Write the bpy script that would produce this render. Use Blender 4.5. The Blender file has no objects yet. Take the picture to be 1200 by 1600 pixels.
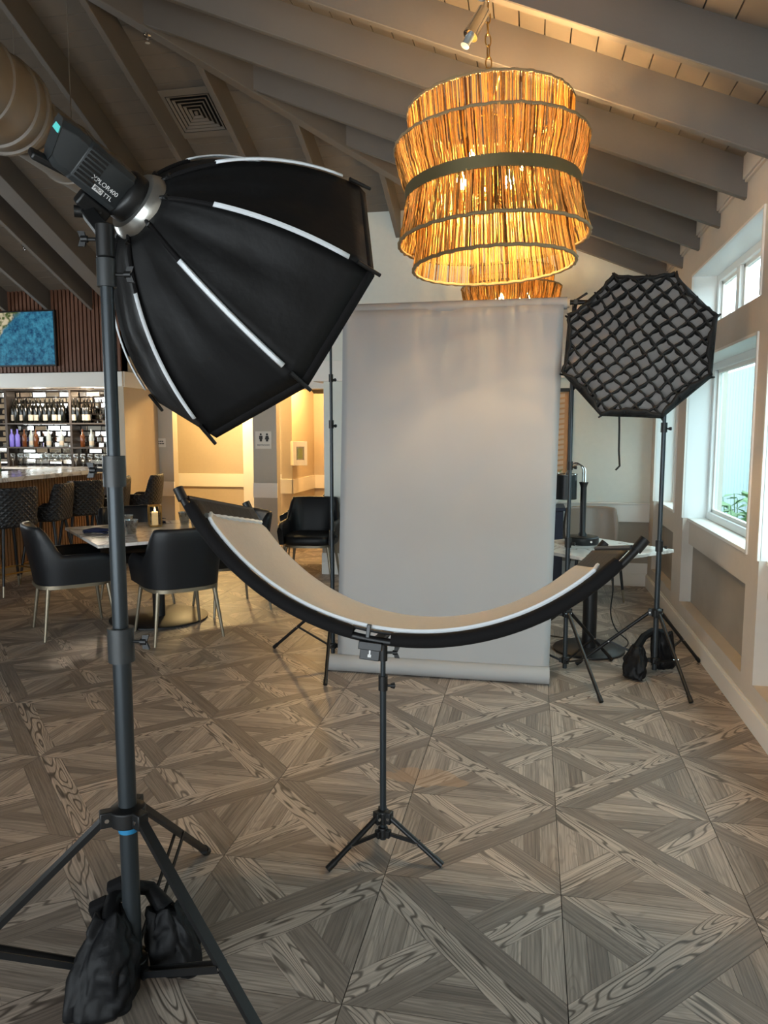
import bpy, math, random
from mathutils import Vector, Matrix, noise
random.seed(7)
R = math.radians
scene = bpy.context.scene
COL = scene.collection
V = Vector

# ------------------------------------------------------------------ camera, world, exposure
F_PX = 1150.0
cam_d = bpy.data.cameras.new('camera')
cam = bpy.data.objects.new('camera', cam_d); COL.objects.link(cam)
cam.location = (0, 0, 1.56)
cam.rotation_euler = (R(90 - 6.2034), 0, R(11.3407))
cam_d.sensor_fit = 'VERTICAL'; cam_d.sensor_height = 36.0
cam_d.lens = F_PX / 1600.0 * 36.0
cam_d.clip_start = 0.05; cam_d.clip_end = 300
scene.camera = cam

world = bpy.data.worlds.new('overcast_sky'); scene.world = world
world.use_nodes = True
wn = world.node_tree.nodes; wl = world.node_tree.links
bg = wn['Background']
bg.inputs[0].default_value = (0.85, 0.945, 1.0, 1)
bg.inputs[1].default_value = 4.0
vs = scene.view_settings
vs.view_transform = 'Standard'; vs.look = 'None'; vs.gamma = 1.0; vs.use_curve_mapping = False
vs.exposure = 1.35
cy = scene.cycles
cy.use_denoising = True
cy.max_bounces = 9; cy.diffuse_bounces = 5; cy.glossy_bounces = 4; cy.transmission_bounces = 6; cy.transparent_max_bounces = 16
cy.sample_clamp_indirect = 6.0
cy.caustics_reflective = False; cy.caustics_refractive = False

def portal(loc, rot, sx, sy):
    l = bpy.data.lights.new('daylight_portal', 'AREA'); l.shape = 'RECTANGLE'; l.size = sx; l.size_y = sy
    l.cycles.is_portal = True
    o = bpy.data.objects.new('daylight_portal', l); COL.objects.link(o); o.location = loc; o.rotation_euler = rot
    return o
def lamp(name, loc, power, color, rad=0.05, kind='POINT', rot=None, spot=None):
    l = bpy.data.lights.new(name, kind); l.energy = power; l.color = color
    if kind == 'AREA': l.size = rad
    else: l.shadow_soft_size = rad
    if kind == 'SPOT': l.spot_size = R(spot); l.spot_blend = 0.5
    o = bpy.data.objects.new(name, l); COL.objects.link(o); o.location = loc
    if rot: o.rotation_euler = rot
    return o
# room dimensions (metres; Y runs along the window wall, X to the right)
XW, YB, YS, Y2 = 1.17, 7.75, 8.82, 9.70
BAYS = [(6.45, 7.50), (4.31, 6.08), (2.32, 4.09)]
REAR = [(-7.6, -5.4), (-4.9, -2.7), (-2.2, 0.7)]
for y0, y1 in BAYS:
    portal((1.44, (y0+y1)/2, 1.485), (0, R(90), 0), 1.19, y1-y0)
    portal((1.44, (y0+y1)/2, 2.505), (0, R(90), 0), 0.45, y1-y0)
for x0, x1 in REAR:
    portal(((x0+x1)/2, -4.12, 1.20), (R(90), 0, 0), x1-x0, 2.4)
portal((-9.22, 6.8, 1.725), (0, R(-90), 0), 0.95, 3.6)  # daylight through the added opening in the left wall
# ceiling lamps of the restroom corridor and of the bar (beyond the openings)
lamp('corridor_lamp', (-4.75, 10.45, 2.42), 88, (1.0, 0.70, 0.30), 0.10)
lamp('corridor_lamp', (-3.10, 10.7, 2.40), 48, (1.0, 0.60, 0.22), 0.10)
lamp('bar_lamp', (-7.0, 9.55, 2.05), 22, (1.0, 0.86, 0.68), 0.06)
lamp('bar_lamp', (-6.2, 9.55, 2.05), 16, (1.0, 0.80, 0.58), 0.06)

# ------------------------------------------------------------------ materials
def lin(c):
    return tuple(((x/255)/12.92 if x/255 <= 0.04045 else (((x/255)+0.055)/1.055)**2.4) for x in c)
def nn(nt, t, **kw):
    n = nt.nodes.new(t)
    for k, v in kw.items(): setattr(n, k, v)
    return n
MATS = {}
def mat(name, rgb, rough=0.5, metal=0.0, noise=0.0, nscale=20.0, bump=0.0, bscale=80.0, stretch=None, spec=0.5, coat=0.0, emit=None, estr=0.0, sheen=0.0, coord='Object'):
    m = bpy.data.materials.new(name); m.use_nodes = True
    nt = m.node_tree; p = nt.nodes['Principled BSDF']
    c = lin(rgb)
    p.inputs['Base Color'].default_value = (*c, 1)
    p.inputs['Roughness'].default_value = rough; p.inputs['Metallic'].default_value = metal
    p.inputs['Specular IOR Level'].default_value = spec
    if coat: p.inputs['Coat Weight'].default_value = coat
    if sheen: p.inputs['Sheen Weight'].default_value = sheen
    if emit: p.inputs['Emission Color'].default_value = (*lin(emit), 1); p.inputs['Emission Strength'].default_value = estr
    tc = nn(nt, 'ShaderNodeTexCoord'); mp = nn(nt, 'ShaderNodeMapping')
    nt.links.new(tc.outputs[coord], mp.inputs[0])
    if stretch: mp.inputs['Scale'].default_value = stretch
    if noise:
        t = nn(nt, 'ShaderNodeTexNoise'); t.inputs['Scale'].default_value = nscale; t.inputs['Detail'].default_value = 4
        nt.links.new(mp.outputs[0], t.inputs['Vector'])
        r = nn(nt, 'ShaderNodeMapRange'); r.inputs['From Min'].default_value = 0.25; r.inputs['From Max'].default_value = 0.75
        r.inputs['To Min'].default_value = 1-noise; r.inputs['To Max'].default_value = 1+noise
        nt.links.new(t.outputs['Fac'], r.inputs['Value'])
        x = nn(nt, 'ShaderNodeVectorMath', operation='SCALE'); x.inputs[0].default_value = c
        nt.links.new(r.outputs[0], x.inputs['Scale']); nt.links.new(x.outputs[0], p.inputs['Base Color'])
    if bump:
        t = nn(nt, 'ShaderNodeTexNoise'); t.inputs['Scale'].default_value = bscale; t.inputs['Detail'].default_value = 3
        nt.links.new(mp.outputs[0], t.inputs['Vector'])
        b = nn(nt, 'ShaderNodeBump'); b.inputs['Strength'].default_value = bump; b.inputs['Distance'].default_value = 0.01
        nt.links.new(t.outputs['Fac'], b.inputs['Height']); nt.links.new(b.outputs[0], p.inputs['Normal'])
    MATS[name] = m
    return m
mat('wall_paint', (204, 194, 181), 0.62, bump=0.05, bscale=120, noise=0.02)
mat('trim_paint', (232, 228, 220), 0.45)
mat('reveal_paint', (228, 230, 228), 0.40)
mat('wallpaper', (156, 146, 133), 0.70, bump=0.12, bscale=220, noise=0.05, nscale=6)
mat('back_paint', (222, 225, 216), 0.65, noise=0.02)
mat('grey_paint', (178, 172, 160), 0.62, noise=0.02)
mat('beige_paint', (184, 171, 151), 0.62, noise=0.02)
mat('ceiling_paint', (116, 106, 95), 0.55, noise=0.05, nscale=8, bump=0.06, bscale=60)
mat('ceiling_deck', (40, 36, 32), 0.8)
mat('rafter_paint', (102, 96, 90), 0.50, noise=0.04, nscale=5, bump=0.06, bscale=50)
mat('duct_paint', (122, 113, 102), 0.42, noise=0.03, nscale=4)
mat('grout', (62, 54, 47), 0.9)
mat('black_metal', (13, 14, 16), 0.45, 0.1)
mat('black_pole', (52, 58, 62), 0.36, 0.5)
mat('black_plastic', (13, 14, 15), 0.45)
mat('grey_plastic', (46, 50, 52), 0.42)
mat('black_fabric', (12, 12, 13), 0.6, bump=0.25, bscale=22, noise=0.15, nscale=5, spec=0.3)
mat('bag_fabric', (8, 9, 12), 0.6, bump=0.35, bscale=28, spec=0.28)
mat('grid_fabric', (10, 10, 12), 0.8)
mat('diffuser_cloth', (158, 152, 147), 0.85)
mat('piping_white', (228, 234, 238), 0.6)
mat('chrome', (215, 215, 215), 0.12, 1.0)
mat('steel', (190, 190, 185), 0.28, 0.9, noise=0.08, nscale=30)
mat('bronze', (140, 130, 112), 0.42, 0.75)
mat('brass', (168, 132, 72), 0.28, 0.9)
mat('dull_brass', (132, 120, 86), 0.42, 0.7)
mat('blue_plastic', (38, 122, 168), 0.4)
mat('teal_screen', (60, 150, 150), 0.3, emit=(70, 165, 160), estr=0.5)
mat('white_ink', (225, 225, 225), 0.5)
mat('dark_ink', (40, 38, 36), 0.6)
mat('paper', (160, 160, 160), 0.75, noise=0.025, nscale=3, bump=0.05, bscale=5)
mat('cardboard', (176, 160, 138), 0.8)
mat('leather', (11, 14, 19), 0.48, bump=0.06, bscale=160)
mat('stool_leather', (25, 24, 25), 0.5, bump=0.05, bscale=120)
mat('tan_leather', (138, 122, 108), 0.26, bump=0.05, bscale=120)
mat('navy_wood', (30, 36, 58), 0.45)
mat('napkin', (26, 34, 66), 0.8, bump=0.1)
mat('black_base', (26, 25, 26), 0.42)
mat('candle_wax', (240, 226, 196), 0.5, emit=(255, 200, 120), estr=0.25)
mat('flame', (255, 220, 150), 0.5, emit=(255, 200, 110), estr=14)
mat('slat_wood', (104, 66, 46), 0.5, noise=0.25, nscale=9, stretch=(8, 8, 0.6))
mat('slat_back', (24, 16, 13), 0.8)
mat('bar_slat', (128, 90, 58), 0.48, noise=0.25, nscale=9, stretch=(8, 8, 0.6))
mat('mirror', (226, 224, 218), 0.06, 1.0)
mat('shelf_metal', (58, 49, 41), 0.4, 0.5)
mat('dark_bottle', (8, 10, 8), 0.16)
mat('label_paper', (172, 164, 150), 0.7)
mat('green_bottle', (30, 90, 50), 0.10)
mat('purple_lit_bottle', (110, 104, 190), 0.10, emit=(130, 120, 220), estr=0.05)  # purple light on these bottles, put in as colour and faint glow
mat('amber_bottle', (86, 48, 24), 0.12)
mat('clear_bottle', (150, 162, 166), 0.08)
mat('sign_white', (214, 210, 200), 0.5)
mat('aed_white', (226, 224, 215), 0.4)
mat('aed_yellow', (150, 170, 40), 0.5)
mat('leaf', (104, 140, 88), 0.6)
mat('outside_ground', (120, 124, 120), 0.9)
mat('fence_white', (128, 142, 143), 0.7)
mat('bulb_dim', (255, 220, 150), 0.3, emit=(255, 212, 146), estr=170)
mat('bulb', (255, 220, 150), 0.3, emit=(255, 212, 146), estr=520)
mat('vent_paint', (122, 113, 103), 0.5)
mat('shade_black', (24, 25, 28), 0.35)
mat('white_ceramic', (230, 228, 222), 0.3)
mat('frame_black', (28, 27, 27), 0.4)
mat('art_tan', (196, 150, 104), 0.6, noise=0.1, nscale=12)
mat('art_cream', (214, 190, 162), 0.7, noise=0.05)
mat('velcro', (20, 19, 20), 0.85, spec=0.2, bump=0.1, bscale=200)
mat('cord_black', (15, 15, 16), 0.5)

def glass_mat(name, tint, gl=0.08, rough=0.02):
    m = bpy.data.materials.new(name); m.use_nodes = True; nt = m.node_tree
    nt.nodes.remove(nt.nodes['Principled BSDF']); out = nt.nodes['Material Output']
    a = nn(nt, 'ShaderNodeBsdfTransparent'); a.inputs[0].default_value = (*tint, 1)
    b = nn(nt, 'ShaderNodeBsdfGlossy'); b.inputs['Roughness'].default_value = rough
    x = nn(nt, 'ShaderNodeMixShader'); x.inputs[0].default_value = gl
    nt.links.new(a.outputs[0], x.inputs[1]); nt.links.new(b.outputs[0], x.inputs[2]); nt.links.new(x.outputs[0], out.inputs[0])
    MATS[name] = m
glass_mat('window_glass', (0.68, 0.77, 0.775), 0.06)
glass_mat('clerestory_glass', (0.84, 0.90, 0.91), 0.06)
glass_mat('clear_glass', (0.88, 0.9, 0.9), 0.14)
glass_mat('smoke_glass', (0.66, 0.71, 0.73), 0.42, 0.05)

# raffia strands: fibres that let part of the lamp light through
m = bpy.data.materials.new('raffia'); m.use_nodes = True; nt = m.node_tree
nt.nodes.remove(nt.nodes['Principled BSDF']); out = nt.nodes['Material Output']
tc = nn(nt, 'ShaderNodeTexCoord'); nz = nn(nt, 'ShaderNodeTexNoise'); nz.inputs['Scale'].default_value = 60
nt.links.new(tc.outputs['Object'], nz.inputs['Vector'])
cr = nn(nt, 'ShaderNodeValToRGB'); cr.color_ramp.elements[0].position = 0.2; cr.color_ramp.elements[0].color = (*lin((104, 72, 40)), 1)
cr.color_ramp.elements[1].position = 0.95; cr.color_ramp.elements[1].color = (*lin((240, 200, 122)), 1)
ta = nn(nt, 'ShaderNodeAttribute'); ta.attribute_name = 'tone'
mxa = nn(nt, 'ShaderNodeMath', operation='MULTIPLY_ADD'); mxa.inputs[1].default_value = 0.35; nt.links.new(nz.outputs['Fac'], mxa.inputs[0]); nt.links.new(ta.outputs['Fac'], mxa.inputs[2])
nt.links.new(mxa.outputs[0], cr.inputs[0])
d = nn(nt, 'ShaderNodeBsdfDiffuse'); t = nn(nt, 'ShaderNodeBsdfTranslucent'); x = nn(nt, 'ShaderNodeMixShader'); x.inputs[0].default_value = 0.48
nt.links.new(cr.outputs[0], d.inputs[0]); nt.links.new(cr.outputs[0], t.inputs[0])
nt.links.new(d.outputs[0], x.inputs[1]); nt.links.new(t.outputs[0], x.inputs[2]); nt.links.new(x.outputs[0], out.inputs[0])
MATS['raffia'] = m
mat('raffia_cord', (146, 126, 92), 0.9, bump=0.4, bscale=90)

# printed wood of the floor tiles: grain follows the UVs, tone is a face attribute
m = bpy.data.materials.new('tile_wood'); m.use_nodes = True; nt = m.node_tree; L = nt.links.new
p = nt.nodes['Principled BSDF']; p.inputs['Roughness'].default_value = 0.42; p.inputs['Specular IOR Level'].default_value = 0.35
uv = nn(nt, 'ShaderNodeUVMap'); uv.uv_map = 'UVMap'
oi = nn(nt, 'ShaderNodeObjectInfo')
off = nn(nt, 'ShaderNodeCombineXYZ'); mul = nn(nt, 'ShaderNodeMath', operation='MULTIPLY'); mul.inputs[1].default_value = 37.0
L(oi.outputs['Random'], mul.inputs[0]); L(mul.outputs[0], off.inputs[0]); L(mul.outputs[0], off.inputs[2])
add = nn(nt, 'ShaderNodeVectorMath', operation='ADD'); L(uv.outputs[0], add.inputs[0]); L(off.outputs[0], add.inputs[1])
mp1 = nn(nt, 'ShaderNodeMapping'); mp1.inputs['Scale'].default_value = (4.0, 150.0, 1); L(add.outputs[0], mp1.inputs[0])
n1 = nn(nt, 'ShaderNodeTexNoise'); n1.inputs['Scale'].default_value = 1.0; n1.inputs['Detail'].default_value = 3; L(mp1.outputs[0], n1.inputs['Vector'])
mp2 = nn(nt, 'ShaderNodeMapping'); mp2.inputs['Scale'].default_value = (1.9, 13.0, 1); L(add.outputs[0], mp2.inputs[0])
n2 = nn(nt, 'ShaderNodeTexNoise'); n2.inputs['Scale'].default_value = 1.0; n2.inputs['Detail'].default_value = 1.0; L(mp2.outputs[0], n2.inputs['Vector'])
# cathedral rings = iso-lines of a stretched noise
rg = nn(nt, 'ShaderNodeMath', operation='MULTIPLY'); rg.inputs[1].default_value = 85.0; L(n2.outputs['Fac'], rg.inputs[0])
sn = nn(nt, 'ShaderNodeMath', operation='SINE'); L(rg.outputs[0], sn.inputs[0])
rr = nn(nt, 'ShaderNodeMapRange'); rr.inputs['From Min'].default_value = 0.35; rr.inputs['From Max'].default_value = 1.0; rr.inputs['To Max'].default_value = 0.85; L(sn.outputs[0], rr.inputs['Value'])
at = nn(nt, 'ShaderNodeAttribute'); at.attribute_name = 'tone'
gr = nn(nt, 'ShaderNodeMath', operation='MULTIPLY'); L(rr.outputs[0], gr.inputs[0])
ag = nn(nt, 'ShaderNodeAttribute'); ag.attribute_name = 'ring'; L(ag.outputs['Fac'], gr.inputs[1])
base = nn(nt, 'ShaderNodeMix', data_type='RGBA'); base.inputs[6].default_value = (*lin((106, 95, 87)), 1); base.inputs[7].default_value = (*lin((207, 191, 176)), 1)
L(at.outputs['Fac'], base.inputs[0])
fine = nn(nt, 'ShaderNodeMapRange'); fine.inputs['From Min'].default_value = 0.3; fine.inputs['From Max'].default_value = 0.7; fine.inputs['To Min'].default_value = 0.62; fine.inputs['To Max'].default_value = 1.22
L(n1.outputs['Fac'], fine.inputs['Value'])
sc1 = nn(nt, 'ShaderNodeVectorMath', operation='SCALE'); L(base.outputs[2], sc1.inputs[0]); L(fine.outputs[0], sc1.inputs['Scale'])
dark = nn(nt, 'ShaderNodeMix', data_type='RGBA'); dark.inputs[7].default_value = (*lin((66, 56, 50)), 1)
L(sc1.outputs[0], dark.inputs[6]); L(gr.outputs[0], dark.inputs[0])
# worn, chipped patch that shows the tan tile body
geo = nn(nt, 'ShaderNodeNewGeometry')
vs2 = nn(nt, 'ShaderNodeVectorMath', operation='SUBTRACT'); vs2.inputs[1].default_value = (-0.44, 3.17, 0); L(geo.outputs['Position'], vs2.inputs[0])
mpw = nn(nt, 'ShaderNodeMapping'); mpw.inputs['Rotation'].default_value = (0, 0, R(-35)); mpw.inputs['Scale'].default_value = (4.2, 9.5, 1); L(vs2.outputs[0], mpw.inputs[0])
nw = nn(nt, 'ShaderNodeTexNoise'); nw.inputs['Scale'].default_value = 9; L(geo.outputs['Position'], nw.inputs['Vector'])
ln = nn(nt, 'ShaderNodeVectorMath', operation='LENGTH'); L(mpw.outputs[0], ln.inputs[0])
ad = nn(nt, 'ShaderNodeMath', operation='ADD'); L(ln.outputs['Value'], ad.inputs[0]); L(nw.outputs['Fac'], ad.inputs[1])
wr = nn(nt, 'ShaderNodeMapRange'); wr.inputs['From Min'].default_value = 1.30; wr.inputs['From Max'].default_value = 1.24; wr.inputs['To Min'].default_value = 0.0; wr.inputs['To Max'].default_value = 0.5
L(ad.outputs[0], wr.inputs['Value'])
worn = nn(nt, 'ShaderNodeMix', data_type='RGBA'); worn.inputs[7].default_value = (*lin((182, 146, 112)), 1)
L(wr.outputs[0], worn.inputs[0]); L(dark.outputs[2], worn.inputs[6])
L(worn.outputs[2], p.inputs['Base Color'])
bp = nn(nt, 'ShaderNodeBump'); bp.inputs['Strength'].default_value = 0.10; bp.inputs['Distance'].default_value = 0.003; L(n1.outputs['Fac'], bp.inputs['Height']); L(bp.outputs[0], p.inputs['Normal'])
MATS['tile_wood'] = m

# white veined stone
m = mat('marble', (228, 224, 218), 0.12)
nt = m.node_tree; p = nt.nodes['Principled BSDF']
tc = nn(nt, 'ShaderNodeTexCoord'); nz = nn(nt, 'ShaderNodeTexNoise'); nz.inputs['Scale'].default_value = 2.2; nz.inputs['Detail'].default_value = 6; nz.inputs['Distortion'].default_value = 1.4
nt.links.new(tc.outputs['Object'], nz.inputs['Vector'])
cr = nn(nt, 'ShaderNodeValToRGB'); e = cr.color_ramp.elements
e[0].position = 0.46; e[0].color = (*lin((228, 224, 218)), 1); e[1].position = 0.54; e[1].color = (*lin((228, 224, 218)), 1)
q = e.new(0.5); q.color = (*lin((172, 164, 156)), 1)
nt.links.new(nz.outputs['Fac'], cr.inputs[0]); nt.links.new(cr.outputs[0], p.inputs['Base Color'])

# reflector cloth: woven silver with a warm gold thread
m = mat('reflector_cloth', (204, 200, 192), 0.38, 0.5, bump=0.22, bscale=420, noise=0.05, nscale=60)
# quilted leather of the bar stools (diamond stitching as relief)
m = MATS['stool_leather']; nt = m.node_tree; L = nt.links.new; p = nt.nodes['Principled BSDF']
tc = nn(nt, 'ShaderNodeUVMap'); tc.uv_map = 'UVMap'
sp = nn(nt, 'ShaderNodeSeparateXYZ'); L(tc.outputs[0], sp.inputs[0])
hs = []
for s in (1, -1):
    a = nn(nt, 'ShaderNodeMath', operation='MULTIPLY_ADD'); a.inputs[1].default_value = s; L(sp.outputs['Y'], a.inputs[0]); L(sp.outputs['X'], a.inputs[2])
    k = nn(nt, 'ShaderNodeMath', operation='MULTIPLY'); k.inputs[1].default_value = 62.0; L(a.outputs[0], k.inputs[0])
    c_ = nn(nt, 'ShaderNodeMath', operation='SINE'); L(k.outputs[0], c_.inputs[0])
    ab = nn(nt, 'ShaderNodeMath', operation='ABSOLUTE'); L(c_.outputs[0], ab.inputs[0]); hs.append(ab)
mn = nn(nt, 'ShaderNodeMath', operation='MINIMUM'); L(hs[0].outputs[0], mn.inputs[0]); L(hs[1].outputs[0], mn.inputs[1])
b = nn(nt, 'ShaderNodeBump'); b.inputs['Strength'].default_value = 0.6; b.inputs['Distance'].default_value = 0.012; L(mn.outputs[0], b.inputs['Height']); L(b.outputs[0], p.inputs['Normal'])

# TV picture: blue sea and a pale rocky shore in one corner
m = bpy.data.materials.new('tv_picture'); m.use_nodes = True; nt = m.node_tree; L = nt.links.new
p = nt.nodes['Principled BSDF']; p.inputs['Base Color'].default_value = (0.01, 0.01, 0.01, 1); p.inputs['Roughness'].default_value = 0.2
tc = nn(nt, 'ShaderNodeTexCoord'); nz = nn(nt, 'ShaderNodeTexNoise'); nz.inputs['Scale'].default_value = 16; nz.inputs['Detail'].default_value = 9; nz.inputs['Roughness'].default_value = 0.7
L(tc.outputs['Object'], nz.inputs['Vector'])
cr = nn(nt, 'ShaderNodeValToRGB'); e = cr.color_ramp.elements; e[0].position = 0.36; e[0].color = (*lin((8, 52, 92)), 1); e[1].position = 0.68; e[1].color = (*lin((70, 152, 180)), 1)
L(nz.outputs['Fac'], cr.inputs[0])
sp = nn(nt, 'ShaderNodeSeparateXYZ'); L(tc.outputs['Object'], sp.inputs[0])
s1 = nn(nt, 'ShaderNodeMath', operation='SUBTRACT'); L(sp.outputs['Z'], s1.inputs[0]); L(sp.outputs['X'], s1.inputs[1])
n3 = nn(nt, 'ShaderNodeTexNoise'); n3.inputs['Scale'].default_value = 4; n3.inputs['Detail'].default_value = 6; L(tc.outputs['Object'], n3.inputs['Vector'])
s2 = nn(nt, 'ShaderNodeMath', operation='MULTIPLY_ADD'); s2.inputs[1].default_value = 0.5; L(n3.outputs['Fac'], s2.inputs[0]); L(s1.outputs[0], s2.inputs[2])
st = nn(nt, 'ShaderNodeMapRange'); st.inputs['From Min'].default_value = 0.80; st.inputs['From Max'].default_value = 0.86; L(s2.outputs[0], st.inputs['Value'])
n4 = nn(nt, 'ShaderNodeTexNoise'); n4.inputs['Scale'].default_value = 14; L(tc.outputs['Object'], n4.inputs['Vector'])
c4 = nn(nt, 'ShaderNodeValToRGB'); e = c4.color_ramp.elements; e[0].position = 0.42; e[0].color = (*lin((70, 88, 40)), 1); e[1].position = 0.58; e[1].color = (*lin((206, 192, 160)), 1)
L(n4.outputs['Fac'], c4.inputs[0])
mx = nn(nt, 'ShaderNodeMix', data_type='RGBA'); L(st.outputs[0], mx.inputs[0]); L(cr.outputs[0], mx.inputs[6]); L(c4.outputs[0], mx.inputs[7])
L(mx.outputs[2], p.inputs['Emission Color']); p.inputs['Emission Strength'].default_value = 0.34
MATS['tv_picture'] = m

# ------------------------------------------------------------------ mesh helpers
class MB:
    def __init__(s): s.v = []; s.f = []
    def add(s, vs_, fs): 
        o = len(s.v); s.v += [V(q) for q in vs_]; s.f += [tuple(i+o for i in f) for f in fs]; return s
    def box(s, x0, x1, y0, y1, z0, z1):
        return s.add([(x0,y0,z0),(x1,y0,z0),(x1,y1,z0),(x0,y1,z0),(x0,y0,z1),(x1,y0,z1),(x1,y1,z1),(x0,y1,z1)],
                     [(3,2,1,0),(4,5,6,7),(0,1,5,4),(1,2,6,5),(2,3,7,6),(3,0,4,7)])
    def obox(s, c, ax, ay, az):          # centre and three half-axis vectors
        c = V(c); ax, ay, az = V(ax), V(ay), V(az)
        p = [c+ax*i+ay*j+az*k for k in (-1,1) for i, j in ((-1,-1),(1,-1),(1,1),(-1,1))]
        return s.add(p, [(3,2,1,0),(4,5,6,7),(0,1,5,4),(1,2,6,5),(2,3,7,6),(3,0,4,7)])
    def bar(s, a, b, w, h, up=(0,0,1)):  # rectangular bar from a to b
        a, b = V(a), V(b); d = (b-a); l = d.length; d.normalize()
        x = d.cross(V(up)); 
        if x.length < 1e-4: x = d.cross(V((1,0,0)))
        x.normalize(); y = x.cross(d)
        return s.obox((a+b)/2, d*l/2, x*w/2, y*h/2)
    def ring(s, c, x, y, r, n): return [V(c)+V(x)*(r*math.cos(2*math.pi*i/n))+V(y)*(r*math.sin(2*math.pi*i/n)) for i in range(n)]
    def tube(s, a, b, r0, r1=None, n=16, cap=True):
        return s.path([a, b], [r0, r0 if r1 is None else r1], n, cap)
    def path(s, pts, r, n=10, cap=True, closed=False):
        pts = [V(q) for q in pts]; m_ = len(pts)
        rs = r if isinstance(r, (list, tuple)) else [r]*m_
        o = len(s.v); prev = None
        for i, q in enumerate(pts):
            if closed: d = pts[(i+1) % m_]-pts[i-1]
            else: d = pts[min(i+1, m_-1)]-pts[max(i-1, 0)]
            d.normalize()
            if prev is None:
                x = d.cross(V((0,0,1)))
                if x.length < 1e-3: x = d.cross(V((1,0,0)))
            else: x = prev - d*prev.dot(d)
            x.normalize(); prev = x; y = d.cross(x)
            s.v += s.ring(q, x, y, rs[i], n)
        last = m_ if closed else m_-1
        for i in range(last):
            a0 = o+i*n; b0 = o+((i+1) % m_)*n
            for k in range(n):
                k2 = (k+1) % n; s.f.append((a0+k, a0+k2, b0+k2, b0+k))
        if cap and not closed:
            s.f.append(tuple(o+k for k in reversed(range(n)))); s.f.append(tuple(o+(m_-1)*n+k for k in range(n)))
        return s
    def lathe(s, prof, n=24, c=(0,0,0), ax=(0,0,1), cap=True):
        c = V(c); ax = V(ax).normalized(); x = ax.orthogonal().normalized(); y = ax.cross(x); o = len(s.v)
        for r_, z in prof: s.v += s.ring(c+ax*z, x, y, max(r_, 1e-5), n)
        for i in range(len(prof)-1):
            for k in range(n):
                k2 = (k+1) % n; s.f.append((o+i*n+k, o+i*n+k2, o+(i+1)*n+k2, o+(i+1)*n+k))
        if cap:
            s.f.append(tuple(o+k for k in reversed(range(n)))); s.f.append(tuple(o+(len(prof)-1)*n+k for k in range(n)))
        return s
    def prism(s, poly, dz):              # polygon (3D points) extruded by a vector
        n = len(poly); dz = V(dz); a = [V(q) for q in poly]; b = [q+dz for q in a]
        return s.add(a+b, [tuple(range(n)), tuple(reversed(range(n, 2*n)))] + [(i, n+i, n+(i+1) % n, (i+1) % n) for i in range(n)])
    def grid(s, rows, thick=None, closed_u=False):  # rows of points -> surface, optionally a slab
        o = len(s.v); nr, nc = len(rows), len(rows[0])
        for rw in rows: s.v += [V(q) for q in rw]
        for i in range(nr-1):
            for j in range(nc if closed_u else nc-1):
                j2 = (j+1) % nc; s.f.append((o+i*nc+j, o+i*nc+j2, o+(i+1)*nc+j2, o+(i+1)*nc+j))
        return s
    def build(s, name, material, parent=None, world=False, smooth=True, bevel=0.0, angle=38, solid=0.0, seg=2):
        me = bpy.data.meshes.new(name)
        off = parent.location if (world and parent is not None) else V((0,0,0))
        me.from_pydata([tuple(q-off) for q in s.v], [], s.f); me.validate(); me.update()
        me.materials.append(MATS[material])
        if smooth:
            me.polygons.foreach_set('use_smooth', [True]*len(me.polygons)); me.set_sharp_from_angle(angle=R(angle))
        o = bpy.data.objects.new(name, me); COL.objects.link(o)
        if parent is not None: o.parent = parent
        if solid:
            md = o.modifiers.new('thickness', 'SOLIDIFY'); md.thickness = solid; md.offset = 0
        if bevel:
            md = o.modifiers.new('bevel', 'BEVEL'); md.width = bevel; md.segments = seg; md.limit_method = 'ANGLE'; md.angle_limit = R(40)
        return o
def tag(o, label, cat=None, group=None, kind=None):
    o['label'] = label
    if cat: o['category'] = cat
    if group: o['group'] = group
    if kind: o['kind'] = kind
    return o
def thing(name, label, cat, loc=(0,0,0), rz=0.0, group=None):
    o = bpy.data.objects.new(name, None); COL.objects.link(o); o.location = loc; o.rotation_euler = (0,0,rz); o.empty_display_size = 0.1
    return tag(o, label, cat, group)
def dup(root, loc, rz=0.0, label=None, group=None):
    def cp(o, par):
        c = o.copy(); COL.objects.link(c); c.parent = par
        for ch in o.children: cp(ch, c)
        return c
    r = cp(root, None); r.location = loc; r.rotation_euler = (0,0,rz)
    if label: r['label'] = label
    if group: r['group'] = group
    return r
def copy_part(o, loc, parent, rot=None):
    c = o.copy(); COL.objects.link(c); c.parent = parent; c.location = loc
    if rot is not None: c.rotation_euler = rot
    return c
def text_part(name, body, size, mat_name, parent, M, extrude=0.0006):
    cu = bpy.data.curves.new(name, 'FONT'); cu.body = body; cu.size = size; cu.extrude = extrude; cu.align_x = 'CENTER'; cu.align_y = 'CENTER'
    t_ = bpy.data.objects.new('tmp_text', cu); COL.objects.link(t_)
    dg = bpy.context.evaluated_depsgraph_get(); me = bpy.data.meshes.new_from_object(t_.evaluated_get(dg))
    bpy.data.objects.remove(t_); me.materials.clear(); me.materials.append(MATS[mat_name])
    me.transform(M)
    o = bpy.data.objects.new(name, me); COL.objects.link(o); o.parent = parent
    return o

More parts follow.
